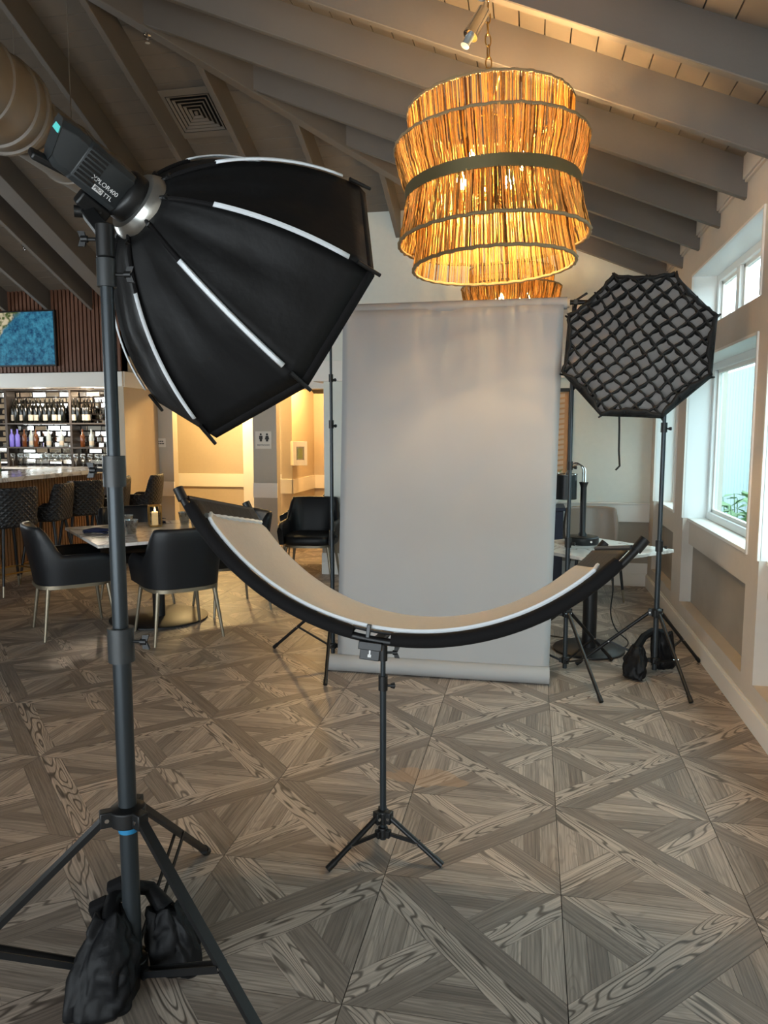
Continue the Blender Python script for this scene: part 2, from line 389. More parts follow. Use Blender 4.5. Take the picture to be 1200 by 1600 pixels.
# ------------------------------------------------------------------ floor: square tiles, each printed with wood planks
T = 0.608; FX, FY = 0.128, 3.018       # tile size and a grid node where the long planks meet
mb = MB(); mb.box(-9.2, XW+0.10, -4.3, 12.2, -0.06, -0.006)
floor = mb.build('floor', 'grout', smooth=False)
tag(floor, 'brown floor laid with large square tiles in a wood plank pattern', kind='structure')
def clip(poly, nx, ny, c):             # keep nx*x+ny*y <= c
    out_ = []
    for i in range(len(poly)):
        a, b = poly[i], poly[(i+1) % len(poly)]
        da, db = nx*a[0]+ny*a[1]-c, nx*b[0]+ny*b[1]-c
        if da <= 0: out_.append(a)
        if (da < 0) != (db < 0) and abs(da-db) > 1e-12:
            t_ = da/(da-db); out_.append((a[0]+(b[0]-a[0])*t_, a[1]+(b[1]-a[1])*t_))
    return out_
def tile_pieces():
    h = T/2 - 0.0013; sq = [(-h,-h),(h,-h),(h,h),(-h,h)]
    k = math.sqrt(0.5); w = 0.083; g = 0.00045
    S = lambda q, a, b: clip(q, k*a, k*b, 0)
    P = []
    def half(poly, nx, ny, c): return clip(poly, nx, ny, c-g)
    # across-diagonal coordinate t=(y-x)k, along s=(x+y)k
    for lo, hi, tone, ring in ((0, w, 0.72, 1.0), (-w, 0, 0.22, 0.12)):
        q = half(sq, -k, k, hi); q = half(q, k, -k, -lo); P.append((q, 45, tone, ring))
    for sg in (1, -1):
        side = half(sq, sg*k, -sg*k, -w)      # sg*t >= w
        for lo, hi, tone, ring in ((0, w, 0.80, 0.9), (-w, 0, 0.28, 0.15)):
            lo2, hi2 = (lo, hi) if sg > 0 else (-hi, -lo)
            q = half(side, k, k, hi2); q = half(q, -k, -k, -lo2); P.append((q, 135, tone, ring))
        for sd in (1, -1):
            tri = half(side, -sd*k, -sd*k, -w)                         # sd*s >= w
            # base edge: t>0,s>0 -> top (y=h); t>0,s<0 -> left; t<0,s>0 -> right; t<0,s<0 -> bottom
            if sg > 0: nx, ny, ang = ((0, 1, 0) if sd > 0 else (-1, 0, 90))
            else: nx, ny, ang = ((1, 0, 90) if sd > 0 else (0, -1, 0))
            hh = h - w*math.sqrt(2)
            cuts = [h+1, h-hh*0.36, h-hh*0.68, h-hh*1.05]
            for a in range(3):
                q = half(tri, nx, ny, cuts[a]); q = half(q, -nx, -ny, -cuts[a+1])
                P.append((q, ang, (0.52, 0.30, 0.62)[a] + 0.10*sg*sd, (0.25, 0.1, 0.2)[a]))
    return [q for q in P if len(q[0]) >= 3]
PIECES = tile_pieces()
def plank_mesh(pieces, name):
    verts, faces, uvs, tones, rings = [], [], [], [], []
    for idx, (poly, ang, tone, ring) in pieces:
        n = len(poly); o = len(verts)
        verts += [(x, y, 0.0) for x, y in poly] + [(x, y, -0.0045) for x, y in poly]
        c, s_ = math.cos(R(ang)), math.sin(R(ang))
        uvp = [(x*c+y*s_+idx*1.73, -x*s_+y*c+idx*0.61) for x, y in poly]
        faces.append(tuple(range(o, o+n))); uvs.append(uvp); tones.append(tone); rings.append(ring)
        for i in range(n):
            j = (i+1) % n; faces.append((o+j, o+i, o+n+i, o+n+j)); uvs.append([uvp[j], uvp[i], uvp[i], uvp[j]]); tones.append(tone*0.6); rings.append(0)
    me = bpy.data.meshes.new(name); me.from_pydata(verts, [], faces)
    ul = me.uv_layers.new(name='UVMap'); i = 0
    for f in uvs:
        for q in f: ul.data[i].uv = q; i += 1
    for nm, vals in (('tone', tones), ('ring', rings)):
        a = me.attributes.new(nm, 'FLOAT', 'FACE'); a.data.foreach_set('value', vals)
    me.materials.append(MATS['tile_wood']); me.update(); return me
tile_me = plank_mesh(list(enumerate(PIECES)), 'floor_tile')
plank_me = [plank_mesh([(i, q)], 'plank') for i, q in enumerate(PIECES)]
mb = MB(); hh = T/2-0.0013; mb.box(-hh, hh, -hh, hh, -0.0060, -0.0046); slab_me_o = mb.build('floor_tile', 'grout', smooth=False)
slab_me = slab_me_o.data; bpy.data.objects.remove(slab_me_o)
tiles = []
for i in range(-14, 2):
    for j in range(-7, 15):
        cx, cy = FX+(i+0.5)*T, FY+(j+0.5)*T
        if cx > XW+0.2 or cx < -8.6: continue
        dist = math.hypot(cx, cy)
        ang = math.degrees(math.atan2(-cx, cy)) - 11.34
        seen = cy > 0.9 and abs(ang) < 36 and cy < 11.0
        if not seen: continue
        tiles.append((dist, i, j, cx, cy))
tiles.sort()
near = set()
for d_, i, j, cx, cy in tiles:
    # nearest tiles that lie well inside the frame get their planks as separate pieces
    if len(near) >= 16: break
    if cy > 1.45: near.add((i, j))
tile_cells = set()
for d_, i, j, cx, cy in tiles:
    rot = 0 if (i+j) % 2 == 0 else 90
    rot += random.choice((0, 180))
    clipx = cx + T/2 > XW + 0.09
    o = bpy.data.objects.new('floor_tile', slab_me if (i, j) in near else tile_me); COL.objects.link(o)
    o.parent = floor; o.location = (cx, cy, 0); o.rotation_euler = (0, 0, R(rot)); tile_cells.add((i, j))
    if (i, j) in near:
        for me in plank_me:
            q = bpy.data.objects.new('plank', me); COL.objects.link(q); q.parent = o
# rest of the floor (behind the camera and under the bar): one joined sheet
mbv = []
rest_i = [(i, j) for i in range(-15, 2) for j in range(-12, 15) if (i, j) not in tile_cells]
verts, faces, uvs, tones, rings = [], [], [], [], []
for i, j in rest_i:
    cx, cy = FX+(i+0.5)*T, FY+(j+0.5)*T
    if cx > XW+0.2: continue
    for idx, (poly, ang, tone, ring) in enumerate(PIECES):
        rot = (i+j) % 2 == 1
        pp = [(-y, x) if rot else (x, y) for x, y in poly]; ang2 = ang+90 if rot else ang
        o_ = len(verts); verts += [(x+cx, y+cy, 0.0) for x, y in pp]; faces.append(tuple(range(o_, o_+len(pp))))
        c, s_ = math.cos(R(ang2)), math.sin(R(ang2)); uvs += [(x*c+y*s_+idx+i*1.3, -x*s_+y*c+idx*.7+j) for x, y in pp]; tones.append(tone); rings.append(ring)
me = bpy.data.meshes.new('floor_tile_field'); me.from_pydata(verts, [], faces); ul = me.uv_layers.new(name='UVMap')
ul.data.foreach_set('uv', [k for q in uvs for k in q])
for nm, vals in (('tone', tones), ('ring', rings)):
    a = me.attributes.new(nm, 'FLOAT', 'FACE'); a.data.foreach_set('value', vals)
me.materials.append(MATS['tile_wood'])
o = bpy.data.objects.new('floor_tile_field', me); COL.objects.link(o); o.parent = floor; o['kind'] = 'stuff'

# ------------------------------------------------------------------ ceiling: hipped roof with boards and rafters
SL = 0.41; ZE = 3.155; ZR = 2.885; RX = -4.2; HK = 8.22        # board height and rafter soffit at the window wall, ridge X, hip line Y = X + HK
ZEW = 3.098
zr = lambda x, z0=ZEW: z0 + SL*(XW-x)                            # window-side slope
zb = lambda y, z0=ZE: z0 + SL*(HK+XW-y)                         # rear slope
mb = MB(); YF = -4.3; ap = RX+HK
mb.prism([(XW+0.3, YF, zr(XW+0.3)), (RX, YF, zr(RX)), (RX, ap, zr(RX)), (XW+0.3, HK+XW+0.3, zr(XW+0.3))], (0,0,0.10))
mb.prism([(RX, ap, zb(ap)), (-9.4, HK+2*RX+9.4, zb(ap)-SL*(9.4+RX)), (-9.4, 12.3, zb(12.3)), (XW+0.3, 12.3, zb(12.3)), (XW+0.3, HK+XW+0.3, zb(HK+XW+0.3))], (0,0,0.10))
mb.prism([(RX, YF, zr(RX)), (-9.4, YF, zr(RX)-SL*(9.4+RX)), (-9.4, HK+2*RX+9.4, zr(RX)-SL*(9.4+RX)), (RX, ap, zr(RX))], (0,0,0.10))
for q in mb.v: q.z += 0.021
ceiling = mb.build('ceiling', 'ceiling_deck', smooth=False)
tag(ceiling, 'greige painted hipped timber ceiling with boards and exposed rafters', kind='structure')
bw = 0.128
x = XW
while x > RX:
    xa, xb = x-0.0032, max(x-bw+0.0032, RX)
    if xa-xb > 0.02:
        mb = MB(); mb.prism([(xa, YF, zr(xa)), (xb, YF, zr(xb)), (xb, min(xb+HK, YB+.1), zr(xb)), (xa, min(xa+HK, YB+.1), zr(xa))], (0,0,0.018)); mb.build('ceiling_board', 'ceiling_paint', ceiling, smooth=False)
    x -= bw
y = ap + 0.04
while y < Y2+0.05:
    ya, yb_ = y+0.0032, y+bw-0.0032
    xl = lambda yy: max(-8.9, -(yy-HK)+2*RX)
    mb = MB(); mb.prism([(ya-HK, ya, zb(ya)), (yb_-HK, yb_, zb(yb_)), (xl(yb_), yb_, zb(yb_)), (xl(ya), ya, zb(ya))], (0,0,0.018)); mb.build('ceiling_board', 'ceiling_paint', ceiling, smooth=False)
    y += bw
def rafter(mb, a, b, w, top_a, bot_a, top_b, bot_b, axis):
    (ax_, ay_), (bx_, by_) = a, b
    nx, ny = (0, w/2) if axis == 'x' else (w/2, 0)
    if axis == 'd': nx, ny = w/2*0.7071, -w/2*0.7071
    p = [(ax_-nx, ay_-ny, bot_a), (bx_-nx, by_-ny, bot_b), (bx_-nx, by_-ny, top_b), (ax_-nx, ay_-ny, top_a)]
    return mb.prism(p, (2*nx, 2*ny, 0))
y = 4.71-0.61*14
while y < 7.7:
    xe = RX if y < ap else y-HK
    mb = MB(); rafter(mb, (XW+0.04, y), (xe, y), 0.05, zr(XW+.04)+.005, zr(XW+.04, ZR), zr(xe)+.005, zr(xe, ZR), 'x')
    mb.build('rafter', 'rafter_paint', ceiling, smooth=False, bevel=0.004, seg=1)
    y += 0.61
for x, w in ((-1.405,.05), (-2.03,.05), (-2.62,.05), (-3.235,.05), (-3.86,.05), (-4.48,.05), (-5.22,.20), (-5.62,.05), (-6.24,.05), (-6.86,.05), (-7.48,.05)):
    ys = (x+HK) if x > RX else (-x+2*RX+HK)
    ye = YB+.03 if x > -2.2 else (YS+.02 if x < -5.2 else Y2+.02)
    mb = MB(); rafter(mb, (x, ys), (x, ye), w, zb(ys)+.005, zb(ys, ZR), zb(ye)+.005, zb(ye, ZR), 'y')
    mb.build('rafter', 'rafter_paint', ceiling, smooth=False, bevel=0.004, seg=1)
mb = MB(); xe = YB-HK+.02; rafter(mb, (RX, ap), (xe, xe+HK), 0.09, zr(RX)+.02, zr(RX, ZR)-.03, zr(xe)+.02, zr(xe, ZR)-.03, 'd')
mb.build('hip_beam', 'rafter_paint', ceiling, smooth=False, bevel=0.004, seg=1)

# ------------------------------------------------------------------ window wall (right)
mb = MB()
edges = [YB+0.25] + [e_ for b_ in BAYS for e_ in (b_[1], b_[0])] + [-4.3]
for a in range(0, len(edges), 2):
    mb.box(XW, XW+0.28, edges[a+1], edges[a], 0, ZE+0.12)
for y0, y1 in BAYS:
    mb.box(XW, XW+0.28, y0, y1, 0, 0.225)
    mb.box(XW+0.05, XW+0.28, y0, y1, 0.69, 0.87)
    mb.box(XW, XW+0.28, y0, y1, 2.08, 2.28)
    mb.box(XW, XW+0.28, y0, y1, 2.73, ZE+0.12)
wall_right = mb.build('wall_right', 'wall_paint', smooth=False)
tag(wall_right, 'cream painted window wall with pilasters and recessed panels', kind='structure')
mb = MB(); mb.box(XW-0.018, XW, -4.3, YB, 0, 0.115); mb.box(XW-0.010, XW, -4.3, YB, 0.115, 0.130)
tag(mb.build('baseboard_right', 'trim_paint', smooth=False, bevel=0.003), 'cream baseboard along the window wall', kind='structure')
for k, (y0, y1) in enumerate(BAYS):
    mb = MB(); mb.box(XW+0.085, XW+0.27, y0, y1, 0.225, 0.69); mb.build('panel', 'wallpaper', wall_right, smooth=False)
    mb = MB(); mb.box(XW+0.035, XW+0.20, y0-.0, y1, 0.87, 0.892); mb.build('window_sill', 'trim_paint', wall_right, smooth=False, bevel=0.003)
    # blocking between the rafters above
    for nm, z0, z1, div, gm in (('window', 0.892, 2.08, 1, 'window_glass'), ('clerestory', 2.28, 2.73, 3, 'clerestory_glass')):
        n_ = len([o for o in COL.objects if o.name.startswith('window_')]) + 1
        mb = MB(); xa, xb = XW+0.17, XW+0.235
        mb.box(xa, xb, y0, y0+.055, z0, z1); mb.box(xa, xb, y1-.055, y1, z0, z1)
        mb.box(xa, xb, y0+.055, y1-.055, z0, z0+.055); mb.box(xa, xb, y0+.055, y1-.055, z1-.055, z1)
        for d_ in range(1, div):
            yy = y0+(y1-y0)*d_/div; mb.box(xa, xb, yy-.04, yy+.04, z0+.055, z1-.055)
        w_ = mb.build('window_%d' % (k*2+(1 if nm == 'window' else 2)), 'reveal_paint', smooth=False, bevel=0.004)
        tag(w_, ('white framed fixed window' if nm == 'window' else 'white framed clerestory window with mullions') + ' in window wall bay %d' % (k+1), kind='structure')
        w_['label'] = {0: 'far ', 1: 'middle ', 2: 'near '}.get(k, 'rearmost ') + ('tall white framed window in the right wall' if nm == 'window' else 'white framed clerestory window high in the right wall')
        for d_ in range(div):
            ya, yb_ = y0+(y1-y0)*d_/div, y0+(y1-y0)*(d_+1)/div
            mb = MB(); xs, xt = XW+0.195, XW+0.225; i_ = 0.045
            mb.box(xs, xt, ya+i_, ya+i_+.035, z0+i_, z1-i_); mb.box(xs, xt, yb_-i_-.035, yb_-i_, z0+i_, z1-i_)
            mb.box(xs, xt, ya+i_, yb_-i_, z0+i_, z0+i_+.035); mb.box(xs, xt, ya+i_, yb_-i_, z1-i_-.035, z1-i_); mb.build('sash', 'trim_paint', w_, smooth=False, bevel=0.003)
            mb = MB(); mb.box(XW+0.207, XW+0.212, ya+.05, yb_-.05, z0+.05, z1-.05); mb.build('pane', gm, w_, smooth=False)
    # white lining of the reveals and the casing bead round the openings
    for z0, z1 in ((0.892, 2.08), (2.28, 2.73)):
        mb = MB(); mb.box(XW+.004, XW+.17, y1-.004, y1+.001, z0, z1); mb.box(XW+.004, XW+.17, y0-.001, y0+.004, z0, z1); mb.box(XW+.004, XW+.17, y0, y1, z1-.004, z1+.001)
        if z0 > 2: mb.box(XW+.004, XW+.17, y0, y1, z0-.001, z0+.004)
        mb.build('reveal', 'reveal_paint', wall_right, smooth=False)
        mb = MB()
        for a in ((y0-.012, y0+.004, z0, z1+.012), (y1-.004, y1+.012, z0, z1+.012)): mb.box(XW-.010, XW+.006, *a)
        mb.box(XW-.010, XW+.006, y0, y1, z1-.004, z1+.012); mb.build('casing_bead', 'trim_paint', wall_right, smooth=False)
y = 4.71-0.61*3
while y < 7.2:
    mb = MB(); mb.box(XW-.03, XW+.02, y+.03, y+.58, ZR+.10, ZE+.02); mb.box(XW-.018, XW+.01, y+.03, y+.58, ZR+.085, ZR+.10); mb.build('rafter_blocking', 'wall_paint', wall_right, smooth=False, bevel=.004)
    y += 0.61

# ------------------------------------------------------------------ rear wall behind the backdrop and its trims
XC = -2.22
def hwall(mb, x0, x1, y0, y1, top): mb.box(x0, x1, y0, y1, 0, top)
mb = MB()
mb.prism([(XC, YB, 0), (XW+.2, YB, 0), (XW+.2, YB, zr(XW+.2)+.02), (YB-HK, YB, zb(YB)+.02), (XC, YB, zb(YB)+.02)], (0, 0.25, 0))
mb.box(XC, XC+.2, YB+.25, Y2+.1, 0, 3.3)
wall_rear = mb.build('wall_back', 'back_paint', smooth=False)
tag(wall_rear, 'pale painted back wall behind the paper backdrop', kind='structure')
mb = MB(); mb.box(XC-.11, XW, YB-.045, YB, 2.10, 2.315); mb.box(XC-.11, XC, YB, YB+.30, 2.10, 2.315)
tag(mb.build('trim_1', 'trim_paint', smooth=False, bevel=.004), 'wide white trim band high on the back wall', kind='structure')
mb = MB(); mb.box(XC-.018, XW, YB-.025, YB, 0.655, 0.85); mb.box(XC-.025, XW, YB-.035, YB, 0.835, 0.85)
tag(mb.build('trim_2', 'trim_paint', smooth=False, bevel=.003), 'white chair rail on the back wall', kind='structure')
mb = MB(); mb.box(XC-.025, XW, YB-.012, YB, 0.12, 0.66); mb.build('dado_panel', 'wallpaper', wall_rear, smooth=False)
mb = MB(); mb.box(XC-.03, XW, YB-.03, YB, 0, 0.13); mb.box(XC-.03, XW, YB-.022, YB, 0.13, 0.235)
tag(mb.build('baseboard_back', 'trim_paint', smooth=False, bevel=.003), 'white stepped baseboard along the back wall', kind='structure')

# ------------------------------------------------------------------ restroom side: wall with two openings, corridor beyond
mb = MB(); ZT = 3.25
mb.box(-5.42, -5.00, Y2, Y2+.14, 0, 2.33); mb.box(-3.80, -3.457, Y2, Y2+.14, 0, 2.33); mb.box(-5.42, XC, Y2, Y2+.14, 2.14, ZT)
wall_hall = mb.build('wall_restroom', 'grey_paint', smooth=False)
tag(wall_hall, 'grey wall with two openings to the restroom corridor', kind='structure')
mb = MB(); mb.box(-5.42, XC, Y2-.03, Y2, 2.14, 2.34)
tag(mb.build('trim_3', 'trim_paint', smooth=False, bevel=.004), 'cream trim band over the restroom openings', kind='structure')
mb = MB(); mb.box(-5.42, -4.99, Y2-.025, Y2, 0.65, 0.855); mb.box(-3.80, -3.447, Y2-.025, Y2, 0.65, 0.855)
tag(mb.build('trim_4', 'trim_paint', smooth=False, bevel=.003), 'white chair rail on the restroom wall piers', kind='structure')
mb = MB(); mb.box(-4.46, -4.27, 10.95, 11.05, 0, 2.55)
tag(mb.build('trim_5', 'trim_paint', smooth=False, bevel=.004), 'bright cream door casing inside the left restroom opening', kind='structure')
mb = MB(); mb.box(-6.9, XC+.2, 11.8, 11.95, 0, 2.6); mb.box(-5.37, XC+.2, Y2+.14, 11.95, 2.55, 2.7); mb.box(-6.9, -5.37, 10.52, 11.95, 2.55, 2.7); mb.box(-6.9, -6.8, 10.52, 11.9, 0, 2.6); mb.box(-3.72, -3.55, 10.65, 11.8, 0, 2.6); mb.box(XC-.3, XC-.2, Y2+.14, 11.9, 0, 2.6)
tag(mb.build('wall_corridor', 'beige_paint', smooth=False), 'beige walls of the lit restroom corridor', kind='structure')
mb = MB(); mb.box(-6.8, -3.72, 11.765, 11.8, 0.63, 0.85); mb.box(-3.55, XC-.3, 11.765, 11.8, 0.63, 0.85); mb.box(-3.55, -3.525, 10.62, 11.8, .63, .85); mb.box(-3.74, -3.53, 10.62, 10.65, .63, .85); mb.box(-6.8, -3.72, 11.77, 11.8, 0, .15)
tag(mb.build('trim_6', 'trim_paint', smooth=False, bevel=.003), 'cream chair rail in the restroom corridor', kind='structure')
# side wall of the bar recess, bar back wall, far left wall, wall behind the camera
mb = MB(); mb.box(-5.42, -5.22, YS, Y2+.1, 0, 3.5)
tag(mb.build('wall_side', 'beige_paint', smooth=False), 'beige wall end between bar and restrooms', kind='structure')
mb = MB(); mb.box(-5.22, -5.19, YS-.02, Y2, 2.14, 2.34)
tag(mb.build('trim_7', 'trim_paint', smooth=False, bevel=.004), 'white trim band on the beige wall end', kind='structure')
mb = MB(); mb.box(-9.2, -5.42, 10.35, 10.5, 0, 2.7); mb.box(-9.2, -5.22, YS+.12, 10.5, 2.55, 2.7); mb.box(-5.42, -5.38, Y2, 10.5, 0, 2.7)
wall_bar = mb.build('wall_bar', 'beige_paint', smooth=False)
tag(wall_bar, 'bar back wall faced with small mirror tiles', kind='structure')
mb = MB(); mb.box(-9.4, -9.2, -4.3, 5.0, 0, 3.6); mb.box(-9.4, -9.2, 8.6, 12.3, 0, 3.6); mb.box(-9.4, -9.2, 5.0, 8.6, 0, 1.25); mb.box(-9.4, -9.2, 5.0, 8.6, 2.2, 3.6)  # unseen opening added so the bar's mirror tiles reflect bright daylight
tag(mb.build('wall_left', 'grey_paint', smooth=False), 'grey wall with an added wide opening far to the left', kind='structure')
mb = MB(); xs = [-9.2] + [q for r_ in REAR for q in r_] + [XW+.28]
for a in range(0, len(xs), 2): mb.box(xs[a], xs[a+1], -4.3, -4.1, 0, 2.4)
mb.prism([(-9.2, -4.3, 2.4), (XW+.28, -4.3, 2.4), (XW+.28, -4.3, zr(XW+.28)+.02), (RX, -4.3, zr(RX)+.02), (-9.2, -4.3, zr(RX)-SL*(9.2+RX)+.02)], (0, .2, 0))
tag(mb.build('wall_front', 'wall_paint', smooth=False), 'cream wall with wide glazed doors behind the camera', kind='structure')

# ------------------------------------------------------------------ slatted bulkhead over the bar
mb = MB(); mb.box(-9.2, -5.22, YS, YS+.12, 2.33, 3.6)
bulk = mb.build('wall_slat', 'slat_back', smooth=False)
tag(bulk, 'dark wood slatted bulkhead wall above the bar', kind='structure')
mb = MB(); mb.box(-.019, .019, -.028, 0, 2.345, zb(YS)+.03); sl = mb.build('slat', 'slat_wood', bulk, smooth=False); sl.location = (-5.25, YS, 0)
for k in range(1, 42): copy_part(sl, (-5.25-k*.058, YS, 0), bulk)
mb = MB(); mb.box(-9.2, -5.20, YS-.06, YS+.14, 2.145, 2.335)
tag(mb.build('trim_8', 'trim_paint', smooth=False, bevel=.004), 'white soffit band under the slatted bulkhead', kind='structure')
tv = thing('television', 'flat television showing blue sea on the slatted bulkhead', 'television', (-6.78, YS-.05, 2.44))
mb = MB(); mb.box(-.66, .66, -.03, .02, -.02, .70); mb.build('bezel', 'black_plastic', tv, smooth=False, bevel=.005)
mb = MB(); mb.box(-.64, .64, -.033, -.028, 0.0, .68); mb.build('screen', 'tv_picture', tv, smooth=False)

# ------------------------------------------------------------------ bar back: mirror tiles, shelves, bottles, glasses
mb = MB(); mb.box(-.106, .106, -.008, 0, -.0345, .0345); mt = mb.build('mirror_tile', 'mirror', wall_bar, smooth=False, bevel=.003, seg=1)
mb = MB(); mb.box(-8.45, -5.43, 10.338, 10.35, 1.0, 2.5); mb.build('tile_backing', 'slat_back', wall_bar, smooth=False)
first = True
for r_ in range(14):
    for c_ in range(11):
        x_ = -8.25 + c_*.232 + (0.116 if r_ % 2 else 0); z_ = 1.10 + r_*.0865
        if x_ > -5.55: continue
        rot = (R(random.uniform(-5, 5)), 0, R(random.uniform(-9, 9)))
        if first: mt.location = (x_, 10.33, z_); mt.rotation_euler = rot; first = False
        else: copy_part(mt, (x_, 10.33, z_), wall_bar, rot)
cab = thing('bar_cabinet', 'dark back bar counter under the mirrored wall', 'cabinet', (-7.2, 10.1, 0))
mb = MB(); mb.box(-1.9, 1.75, -.25, .20, 0, 1.00); mb.build('body', 'slat_back', cab, smooth=False)
mb = MB(); mb.box(-1.92, 1.77, -.28, .22, 1.00, 1.03); mb.build('worktop', 'marble', cab, smooth=False, bevel=.004)
sh = thing('bar_shelf', 'open metal shelf rack for bottles on the mirrored bar wall', 'shelf', (-7.2, 10.0, 1.03))
for x_ in (-.79, .32, 1.55):
    mb = MB(); mb.box(x_-.02, x_+.02, .10, .30, 0, 1.20); mb.build('upright', 'shelf_metal', sh, smooth=False)
for z_ in (.28, .645, 1.16):
    mb = MB(); mb.box(-1.7, 1.6, .08, .31, z_, z_+.022); mb.build('shelf_board', 'shelf_metal', sh, smooth=False)
def bottle_root(label, matn, group, loc, h=.31, r_=.038, lab=True, name='wine_bottle', cat='bottle'):
    b_ = thing(name, label, cat, loc, 0, group)
    mb = MB(); mb.lathe([(r_*.9,0),(r_,.006),(r_,h*.60),(r_*.85,h*.68),(r_*.36,h*.76),(r_*.34,h*.97),(r_*.38,h*.975),(r_*.38,h)], 12); mb.build('glass_body', matn, b_)
    if lab:
        mb = MB(); mb.lathe([(r_*1.02,h*.10),(r_*1.02,h*.34)], 12, cap=False); mb.build('bottle_label', 'label_paper', b_)
    return b_
ORD = ['first', 'second', 'third', 'fourth', 'fifth', 'sixth', 'seventh', 'eighth', 'ninth', 'tenth', 'eleventh', 'twelfth', 'thirteenth', 'fourteenth', 'fifteenth', 'sixteenth', 'seventeenth']
wb = None
xs_ = [-7.88+ k*.080 for k in range(12)] + [-6.83 + k*.08 for k in range(4)]
for k, x_ in enumerate(xs_):
    lab = '%s dark wine bottle from the left on the upper bar shelf' % ORD[k]
    l_ = (x_, 10.12+random.uniform(-.03,.03), 1.03+.645+.0225)
    if wb is None: wb = bottle_root(lab, 'dark_bottle', 'wine bottles on the upper bar shelf', l_, h=.37)
    else:
        nb = dup(wb, l_, random.uniform(0, 6), lab)
        if k % 5 in (1, 3): bpy.data.objects.remove([c for c in nb.children if c.name.startswith('bottle_label')][0])
for nm_, mt_, lb_, xs_ in (('purple', 'purple_lit_bottle', '%s purple-lit spirit bottle from the left on the lower bar shelf', (-7.92,-7.82)),
                      ('amber', 'amber_bottle', '%s amber spirit bottle from the left on the lower bar shelf', (-7.70,-7.5,-6.7)),
                      ('clear', 'clear_bottle', '%s clear spirit bottle from the left on the lower bar shelf', (-7.58,-7.28,-7.06,-6.55)),):
    f_ = None
    for k, x_ in enumerate(xs_):
        l_ = (x_, 10.12, 1.03+.28+.0225)
        if f_ is None: f_ = bottle_root(lb_ % ORD[k], mt_, nm_+' spirit bottles on the lower bar shelf', l_, h=.27, r_=.036, lab=(nm_ == 'clear'), name='spirit_bottle')
        else: dup(f_, l_, 0, lb_ % ORD[k])
bottle_root('green bottle standing on the near bar counter at the picture edge', 'green_bottle', None, (-6.18, 7.62, 1.10), h=.34, r_=.042, name='spirit_bottle')
bottle_root('dark bottle with pale label on the near bar counter at the picture edge', 'dark_bottle', None, (-6.02, 7.32, 1.10), h=.33, r_=.042, name='spirit_bottle')
g0 = None
for a in range(2):
    for k in range(15):
        l_ = (-7.75+k*.118+a*.05, 9.90+a*.12, 1.0305)
        lab = '%s clear wine glass from the left in the %s row on the back bar' % (ORD[k], ('front', 'rear')[a])
        if g0 is None:
            g0 = thing('wine_glass', lab, 'glass', l_, 0, 'wine glasses on the back bar counter')
            mb = MB(); mb.lathe([(.034,0),(.034,.003),(.005,.008),(.004,.085),(.02,.10),(.038,.135),(.036,.175),(.031,.20)], 12, cap=False); mb.build('glass_body', 'clear_glass', g0)
            mb = MB(); mb.lathe([(.0305,.198),(.032,.201),(.0335,.198)], 12, cap=False); mb.build('rim', 'clear_bottle', g0)
        else: dup(g0, l_, 0, lab)

# ------------------------------------------------------------------ bar counter with slatted front
bar = thing('bar_counter', 'long bar counter with white marble top and slatted wood front', 'bar counter', (-5.6, 6.4, 0))
mb = MB(); mb.box(-6.05, -5.57, 3.8, YS-.005, 0, 1.045); mb.build('body', 'slat_back', bar, world=True, smooth=False)
mb = MB(); mb.box(-6.12, -5.20, 3.7, YS-.065, 1.055, 1.10); mb.build('counter_top', 'marble', bar, world=True, smooth=False, bevel=.004)
mb = MB(); mb.box(-5.57, -5.535, 3.8, YS-.005, 0, .11); mb.build('kick_plate', 'bronze', bar, world=True, smooth=False)
mb = MB(); mb.box(0, .028, -.017, .017, .11, 1.045); sl = mb.build('slat', 'bar_slat', bar, smooth=False); sl.location = (.03, -2.55, 0)
for k in range(1, 99): copy_part(sl, (.03, -2.55+k*.050, 0), bar)

# ------------------------------------------------------------------ seating
def shell_rows(W, D, zb_, zt_back, zt_arm, lean, th, n=44, ta=0.30, tb=0.52, tend=0.98, taper=0.86):
    """cross sections of a wrap-round back shell; seat opens towards +Y"""
    rows = []
    ex = 3.0
    for i in range(n+1):
        a = -1+2*i/n
        # U-shaped path: superellipse rear, straight arms
        ang = a*math.pi*0.5
        if abs(a) <= 0.72:
            q = a/0.72*math.pi/2
            px = W*math.copysign(abs(math.sin(q))**(2/ex), q); py = -D*abs(math.cos(q))**(2/ex)
        else:
            px = W*math.copysign(1, a); py = (abs(a)-0.72)/0.28*D*0.92
        s = min(max((abs(a)-ta)/(tb-ta), 0), 1); s = s*s*(3-2*s)
        zt = zt_back*(1-s)+zt_arm*s
        if abs(a) > 0.9: zt -= (abs(a)-0.9)/0.1*0.05
        rows.append((px, py, zt, s))
    out_ = []
    for px, py, zt, s in rows:
        nrm = V((px/W/W*1.0, (py/D/D if py < 0 else 0), 0)); nrm = nrm.normalized() if nrm.length > 1e-6 else V((0,-1,0))
        sec = []
        def pt(off, z):
            f = (z-zb_)/max(zt_back-zb_, .01)
            tp = taper+(1-taper)*min(1, f*2.2)
            c = V((px*tp, py*tp, 0)) + V((0, -lean*f*f*(1-s), 0))
            return c - nrm*off + V((0,0,z))
        sec = [pt(0, zb_), pt(0, zb_+(zt-zb_)*.25), pt(0, zb_+(zt-zb_)*.5), pt(0, zb_+(zt-zb_)*.78), pt(.004, zt-.03), pt(th*.25, zt-.006), pt(th*.5, zt), pt(th*.75, zt-.006), pt(th, zt-.03),
               pt(th, zb_+(zt-zb_)*.6), pt(th, zb_+.03), pt(th*.8, zb_)]
        out_.append(sec)
    return out_
